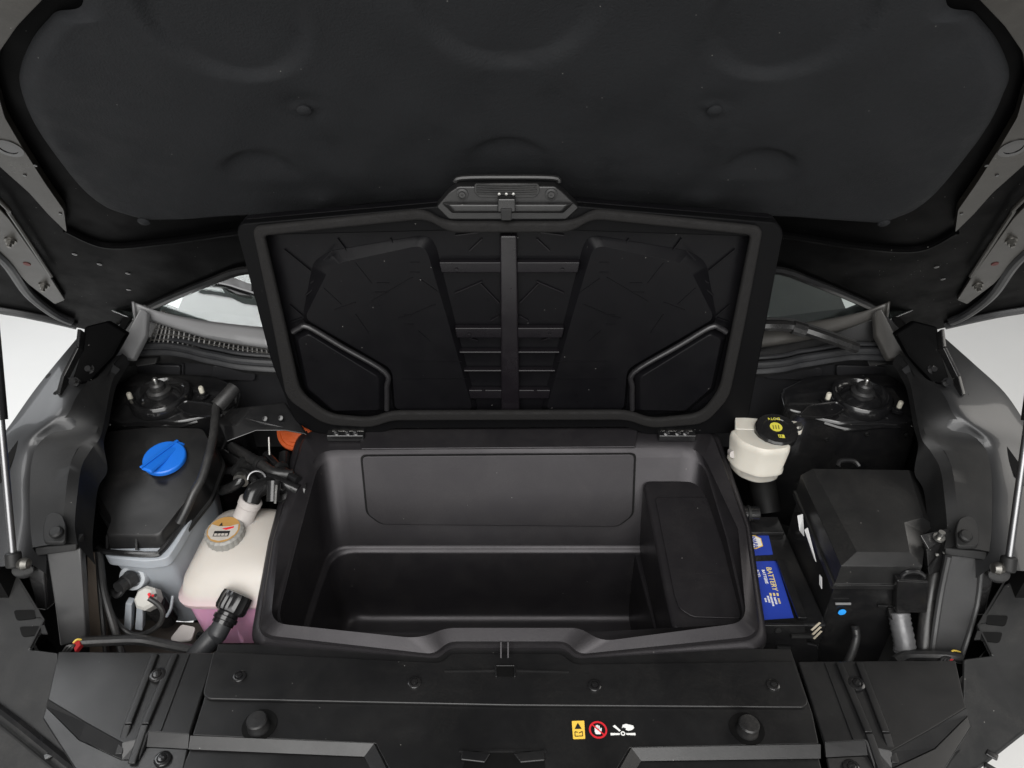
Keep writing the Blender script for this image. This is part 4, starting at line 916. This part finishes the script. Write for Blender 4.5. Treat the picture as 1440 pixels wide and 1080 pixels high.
    # harness at the front left
    for nm, ends, lb, red, m in (('wiring_harness', [(112, 903, .712), (150, 901, .705), (195, 900, .70), (230, 906, .695), (275, 915, .69)], 'taped black wiring harness with red plug below the washer tank', (104, 910), 0),
                                 ('wiring_loom', [(1258, 930, .705), (1275, 922, .708), (1300, 921, .712), (1330, 922, .715), (1352, 926, .715)], 'taped black wiring loom with red plug below the fuse box', (1336, 926), 1)):
        o = thing(nm, lb, 'wiring', Z(*ends[2]))
        build(MB().tube(ZS(ends), .0068, 10, 8), 'taped_bundle', RUB, o)
        e = red; z = .718
        build(MB().prism(ZS([(e[0]-3, e[1]-7, z), (e[0]+8, e[1]-10, z), (e[0]+9, e[1]-3, z), (e[0]+1, e[1]+7, z)]), (0, .004, -.008)), 'red_plug', REDW, o, bevel=.001)
        build(MB().tube(ZS([(e[0]-1, e[1]-6, z), (e[0]+5, e[1]-11, z+.002), (e[0]+14, e[1]-9, z-.004)]), .0013, 6, 4), 'yellow_wire', YELW, o)
        for k in range(3):
            build(MB().tube(ZS([(e[0]-16+k*4, e[1]+8, z-.006), (e[0]-10+k*4, e[1]-1+k, z), (e[0]-1+k, e[1]-3, z)]), .0016, 6, 4), 'black_wire', RUB, o)
    o = thing('sensor_cable', 'thin black cable looping from the tank sensor to the white plug', 'cable', Z(190, 890, .65))
    build(MB().tube(ZS([(176, 826, .725), (165, 838, .715), (156, 832, .712), (152, 850, .70), (165, 876, .68), (185, 892, .67), (206, 890, .672), (224, 878, .685), (229, 862, .70), (222, 850, .712), (209, 841, .722)]), .0036, 10, 8), 'cable_body', RUB, o)
    o = thing('front_cable', 'straight black cable beside the dusty frame rail', 'cable', Z(150, 860, .62))
    build(MB().tube(ZS([(140, 776, .77), (146, 830, .73), (160, 880, .69), (172, 920, .66)]), .005, 10, 6), 'cable_body', RUB, o)
    o = thing('frame_rail', 'dusty brown steel frame rail below the fender trim', 'frame rail', Z(135, 900, .62))
    build(MB().prism(ZS([(122, 776, .74), (136, 776, .74), (152, 935, .62), (126, 935, .62)]), (0, .006, -.006)), 'rail_web', RUST, o, bevel=.001)
    build(MB().tube(ZS([(137, 776, .745), (142, 850, .69), (150, 935, .625)]), .0035, 8, 4), 'rail_flange', RUB, o)
    o = thing('floor_pan', 'dusty brown sheet of metal under the coolant tank', 'metal sheet', Z(240, 905, .60))
    build(MB().prism(ZS([(150, 870, .60), (380, 880, .60), (420, 960, .60), (140, 960, .60)]), (0, 0, -.006)), 'pan_sheet', DIRT, o)
    for px, py in ((282, 895), (322, 900), (300, 912)):
        build(MB().lathe([(.007, 0), (.007, .002), (.004, .002), (.004, .007), (.0001, .007)], Z(px, py, .602), (0, 0, 1), 6), 'pan_bolt', SHINE, o, smooth=20)
build_hoses()

# ------------------------------------------------------------------ right components
def build_brake():
    t = thing('brake_fluid_tank', 'cream brake fluid tank with black round cap behind the luggage tub corner', 'reservoir', Z(1070, 670, .78))
    def pr(pts, z0): return ZS([(x, y, z) for x, y, z in pts])
    P = [(1033, 592, .853), (1112, 596, .853), (1104, 622, .845), (1104, 640, .835), (1060, 646, .835), (1048, 636, .838)]
    tp = ZS(P)
    xs = lambda px, y: (px-720)/1000
    A = [Vector((.326, .865, .853)), Vector((.415, .865, .853)), Vector((.408, .815, .845)), Vector((.366, .808, .845)), Vector((.335, .83, .85))]
    def lv(z, k, dy=0): c = Vector((.372, .838, 0)); return rnd([Vector((c.x+(p.x-c.x)*k, c.y+(p.y-c.y)*k+dy, z)) for p in A], .012, 4)
    b = build(MB().rings([lv(.792, .74), lv(.796, .82), lv(.806, .86), lv(.808, .94), lv(.814, .94), lv(.816, .91), lv(.848, .99), lv(.856, .97), lv(.859, .9)]), 'tank_body', WH2, t, smooth=45)
    pl = ZS([(1034, 586, .862), (1120, 592, .862), (1130, 598, .862), (1128, 606, .86), (1034, 603, .86)])
    build(MB().prism(rnd(pl, .003), (0, 0, -.008)), 'top_flange', WH2, t, bevel=.002)
    o = Z(1089, 612, .853); ax = Vector((0, -.18, 1)).normalized()
    cp = build(MB().lathe([(.029, 0), (.031, .003), (.031, .013), (.029, .016), (.020, .0165), (.019, .0155), (.0001, .0155)], o, ax, 48, 16, .02), 'filler_cap', SHINE, t, smooth=25)
    u = Vector((1, 0, 0)); v = ax.cross(u).normalized(); top = o+ax*.0158
    build(MB().lathe([(.009, 0), (.009, .0006), (.0001, .0006)], top-u*.001+v*.002, ax, 32), 'yellow_disc', STK_L, cp)
    for k in range(3): build(MB().bar(top+u*(-.006+k*.004)+v*-.003+ax*.0007, top+u*(-.005+k*.004)+v*.005+ax*.0007, .0012, .0002, ax), 'disc_mark', STK_K, cp, smooth=0)
    text('DOT4', .0068, top+v*.0185+ax*.0006, -u, -v, STK_L, cp)
    build(MB().prism([top+u*a+v*b_+ax*.0009 for a, b_ in ((-.003, -.020), (.006, -.021), (.006, -.0145), (-.003, -.014))], ax*.0002), 'yellow_mark', STK_L, cp, smooth=0)
    for k in range(2): build(MB().bar(top+u*(-.0015+k*.003)+v*-.0195+ax*.0012, top+u*(-.001+k*.003)+v*-.0155+ax*.0012, .0011, .0002, ax), 'mark_bar', STK_K, cp, smooth=0)
    build(MB().lathe([(.007, -.002), (.007, .002), (.0045, .002), (.0045, .006), (.0001, .006)], Z(1122, 600, .864), ax, 16), 'flange_bolt', STEEL, t)
    build(MB().lathe([(.006, -.006), (.006, .006)], Z(1030, 637, .825), (0, -1, .3), 14), 'side_spigot', NECK, t)
    o = thing('master_cylinder', 'black cylinder mount under the cream brake fluid tank', 'brake cylinder', Z(1075, 690, .70))
    build(MB().tube(ZS([(1070, 668, .775), (1074, 690, .755), (1080, 720, .73)]), .02, 18, 4), 'cylinder_body', BAY, o)
    build(MB().tube([Z(1040, 722, .745), Z(1066, 722, .745)], .0115, 16, 0), 'end_port', SHINE, o)
    build(MB().lathe([(.0125, -.002), (.0125, .002)], Z(1052, 722, .746), (1, 0, 0), 18), 'port_ring', TRIM, o)
build_brake()

def build_battery():
    t = thing('car_battery', 'black car battery with blue printed labels tucked beside the luggage tub', 'battery', (.35, .72, .54))
    zt = .72
    x0, x1, y0, y1 = .328, .418, .615, .815
    bd = build(MB().box(((x0+x1)/2, (y0+y1)/2, zt-.09), (x1-x0, y1-y0, .18)), 'battery_case', SHINE, t, bevel=.004)
    build(MB().box((.372, .795, zt+.004), (.08, .035, .008)), 'vent_cover', SHINE, t, bevel=.002)
    l1 = [Z(*p, zt+.0006) for p in [(1043, 745.5), (1079, 745), (1087, 780), (1050, 782)]]
    a = build(MB().prism(l1, (0, 0, .0004)), 'small_label', STK_B, t, smooth=0)
    l2 = [Z(*p, zt+.0006) for p in [(1054, 790), (1090, 789), (1094, 796), (1116, 869), (1072, 872)]]
    b_ = build(MB().prism(l2, (0, 0, .0004)), 'large_label', STK_B, t, smooth=0)
    hx = [Z(*p, zt+.0014) for p in [(1049, 756), (1060, 752.5), (1070, 757), (1073, 768), (1063, 772), (1051, 771)]]
    hg = build(MB().prism(hx, (0, 0, .0003)), 'hexagon_logo', STK_Y, a, smooth=0)
    c = sum(hx, Vector())/6
    build(MB().prism([c+(p-c)*.86+Vector((0, 0, .0005)) for p in hx], (0, 0, .0002)), 'hexagon_field', STK_W, a, smooth=0)
    dn = (Z(1112, 860, zt)-Z(1092, 795, zt)).normalized(); sd = Vector((1, 0, 0))
    text('NAPA', .0095, Z(1061, 762.5, zt+.0023), dn, sd, STK_B, a)
    text('BATTERY', .0105, Z(1085, 814, zt+.0012), dn, sd, STK_G, b_)
    text('BATTERIE', .006, Z(1075.5, 811, zt+.0012), dn, sd, STK_W, b_)
    text('ACID', .006, Z(1066, 806, zt+.0012), dn, sd, STK_W, b_)
    for i, (px, py, ln) in enumerate(((1096, 846, .011), (1091, 846, .014), (1086, 846, .017), (1081, 843, .012), (1077, 845, .009))):
        o = Z(px, py, zt+.0012); n = int(ln/.0024)
        for k in range(n):
            build(MB().bar(o+dn*(.0024*k-ln/2), o+dn*(.0024*k-ln/2+.0016), .0026, .0002, (0, 0, 1)), 'small_print', STK_W if i else STK_G, b_, smooth=0)
    for px, py in ((1088, 834), (1093, 834), (1083, 834)): build(MB().bar(Z(px, py, zt+.0012), Z(px+1, py+4, zt+.0012), .0028, .0002, (0, 0, 1)), 'small_print', STK_G, b_, smooth=0)
    hd = build(MB().bar(Z(1097, 790, zt+.004), Z(1128, 872, zt+.004), .012, .005, (0, 0, 1)), 'hold_down', SHINE, t, bevel=.001)
    tr = thing('battery_tray', 'black battery tray edge with three pale stripes in front of the battery', 'battery tray', (.36, .60, .55))
    fr = MB(); fr.prism([YV(*p, .606) for p in [(1058, 876), (1130, 876), (1134, 902), (1148, 905), (1150, 935), (1062, 935)]], (0, -.004, 0)); build(fr, 'tray_front', SHINE, tr, bevel=.001)
    build(MB().bar(YV(1112, 893, .60), YV(1142, 893, .60), .004, .004, (0, -1, .3)), 'tray_lip', TRIM, tr)
    build(MB().bar(YV(1092, 909, .60), YV(1111, 910, .60), .003, .003, (0, -1, .3)), 'tray_slot', TRIM, tr)
    for k in range(3): build(MB().bar(YV(1141+k*1.5, 886+k*6, .599), YV(1153+k*1, 875+k*6, .599), .0028, .0008, (0, -1, .3)), 'pale_stripe', mat('cream_print', (.35, .31, .24), .5), tr, smooth=0)
    build(MB().lathe([(.004, 0), (.004, .002), (.0001, .002)], YV(1094, 886, .601), (0, -1, 0), 14), 'tray_bolt', TRIM, tr)
build_battery()

def build_fuse():
    t = thing('fuse_box', 'large black fuse box with sloped lid beside the fender trim', 'fuse box', Z(1230, 900, .60))
    LM = mat('fuse_lid_plastic', (.008, .008, .0082), .4, grain=.3, mott=.2, dust=.9, film=0.09)
    top = ZS([(1143, 659, .847), (1278, 661, .847), (1299, 728, .836), (1272, 735, .836), (1280, 777, .828), (1205, 776, .828)])
    sk = ZS([(1126, 668, .83), (1290, 664, .83), (1314, 740, .826), (1302, 750, .826), (1297, 797, .8185), (1183, 796, .8185)])
    lo = [Vector((p.x, p.y, p.z-.032)) for p in sk]
    ctr = sum(lo, Vector())/len(lo)
    fl = [ctr+(p-ctr)*1.03 for p in lo]; fl2 = [p-Vector((0, 0, .008)) for p in fl]
    for r in (top, sk, lo, fl, fl2): pass
    lidp = build(MB().rings([fl2, fl, lo, sk, top]), 'fuse_lid', LM, t, bevel=.0022, seg=2, ang=12)
    bx = [ctr+(p-ctr)*.97-Vector((0, 0, .008)) for p in lo]
    b2 = [Vector((p.x, p.y, .60)) for p in bx]
    body = build(MB().rings([b2, bx]), 'box_body', SHINE, t, bevel=.002)
    # front face details, standing on the front wall of the body
    yf = min(p.y for p in bx)-.0015
    def F(px, py, o=0): return YV(px, py, yf-o)
    for x0, x1, y in ((1175, 1196, 823), (1235, 1256, 822), (1174, 1196, 848), (1234, 1248, 851), (1268, 1294, 821), (1248, 1292, 855)):
        build(MB().bar(F(x0, y), F(x1, y), .003, .0025, (0, -1, .2)), 'box_ridge', COWL_LIT if y == 848 else SHINE, body, bevel=.0006)
    build(MB().lathe([(.0052, 0), (.0052, .0008), (.0001, .0009)], F(1184, 860.5), (0, -1, 0), 24), 'blue_dot', CYAN, body)
    bx2 = MB().prism([F(*p) for p in [(1256, 806), (1300, 808), (1298, 852), (1254, 852)]], (0, -.012, 0)); build(bx2, 'side_socket', SHINE, t, bevel=.002)
    arc = [F(1268+26*(.5-.5*math.cos(k*math.pi/8))*1.2, 812-9*math.sin(k*math.pi/8), .014) for k in range(9)]
    build(MB().tube(arc, .003, 8, 2), 'socket_ring', SHINE, t)
    build(MB().tube([Z(1178, 655, .845), Z(1182, 648, .85), Z(1200, 648, .85), Z(1208, 656, .845)], .0035, 8, 5), 'rear_handle', SHINE, t)
    for i, (px, py) in enumerate(((1230, 668), (1246, 669), (1262, 670), (1248, 678), (1262, 679))):
        build(MB().bar(Z(px-5, py, .8452-(py-661)*.00016), Z(px+5, py, .8452-(py-661)*.00016), .003, .0006, (0, -.15, 1)), 'embossed_mark', LM, lidp, smooth=0)
    # pale labels on the left flank
    for p in ([(1122, 725, .80), (1129, 723, .80), (1131, 754, .785), (1125, 746, .785)], [(1132, 745, .80), (1136, 742, .80), (1148, 790, .775), (1145, 785, .775)], [(1153, 808, .765), (1156, 812, .765), (1156, 828, .757), (1153, 822, .757)]):
        build(MB().prism(ZS(p), (-.0008, 0, 0)), 'paper_label', mat('pale_label', (.5, .5, .5), .5), t, smooth=0)
    # conduits
    o = thing('corrugated_conduit', 'silver grey corrugated conduit coming out below the fuse box', 'conduit', Z(1270, 925, .68))
    c = catmull([Z(1264, 862, .735), Z(1267, 880, .725), Z(1272, 905, .71), Z(1272, 918, .70)], 6)
    mb = MB(); mb.tube(c, .0125, 18, 0, .10); build(mb, 'conduit_body', BRK, o, smooth=60)
    build(MB().tube([Z(1273, 916, .70), Z(1276, 945, .685)], .0085, 14, 0), 'lower_sleeve', RUB, o)
    build(MB().lathe([(.014, -.003), (.0145, 0), (.014, .003)], Z(1264, 863, .735), (0, -.4, .9), 24), 'top_collar', TRIM, o)
    o = thing('ribbed_cable', 'thin ribbed black cable hanging below the blue dot of the fuse box', 'cable', Z(1195, 920, .66))
    mb = MB(); mb.tube(catmull([Z(1202, 880, .715), Z(1204, 896, .705), Z(1199, 915, .695), Z(1188, 940, .685)], 14), .0052, 12, 0, .12); build(mb, 'cable_body', RUB, o, smooth=60)
    # bracket on the wing
    o = thing('relay_bracket', 'small black bracket with bolt beside the fuse box lid', 'bracket', Z(1318, 790, .76))
    k = ZS([(1294, 752, .842), (1336, 742, .85), (1340, 750, .845), (1306, 772, .832)])
    build(MB().prism(k, (0, 0, -.004)), 'bracket_top', SHINE, o, bevel=.001)
    k = ZS([(1303, 773, .83), (1340, 752, .842), (1332, 800, .80), (1306, 810, .79)])
    build(MB().prism(k, (0, .012, 0)), 'bracket_face', SHINE, o, bevel=.001)
    build(MB().lathe([(.007, 0), (.007, .003), (.004, .003), (.004, .012), (.0001, .012)], Z(1320, 757, .843), (0, -.1, 1), 14), 'bracket_bolt', STEEL, o)
    for px, py in ((1317, 779), (1327, 776)): build(MB().lathe([(.002, 0), (.002, .002), (.0001, .002)], Z(px, py, .826), (0, -1, .2), 10), 'bracket_pin', STEEL, o)
    o = thing('vertical_hose', 'black hose standing between the fuse box and the grey post', 'hose', Z(1310, 900, .7))
    build(MB().tube(ZS([(1318, 790, .79), (1308, 840, .755), (1302, 880, .725), (1298, 925, .695)]), .010, 14, 6), 'hose_body', RUB, o)
build_fuse()
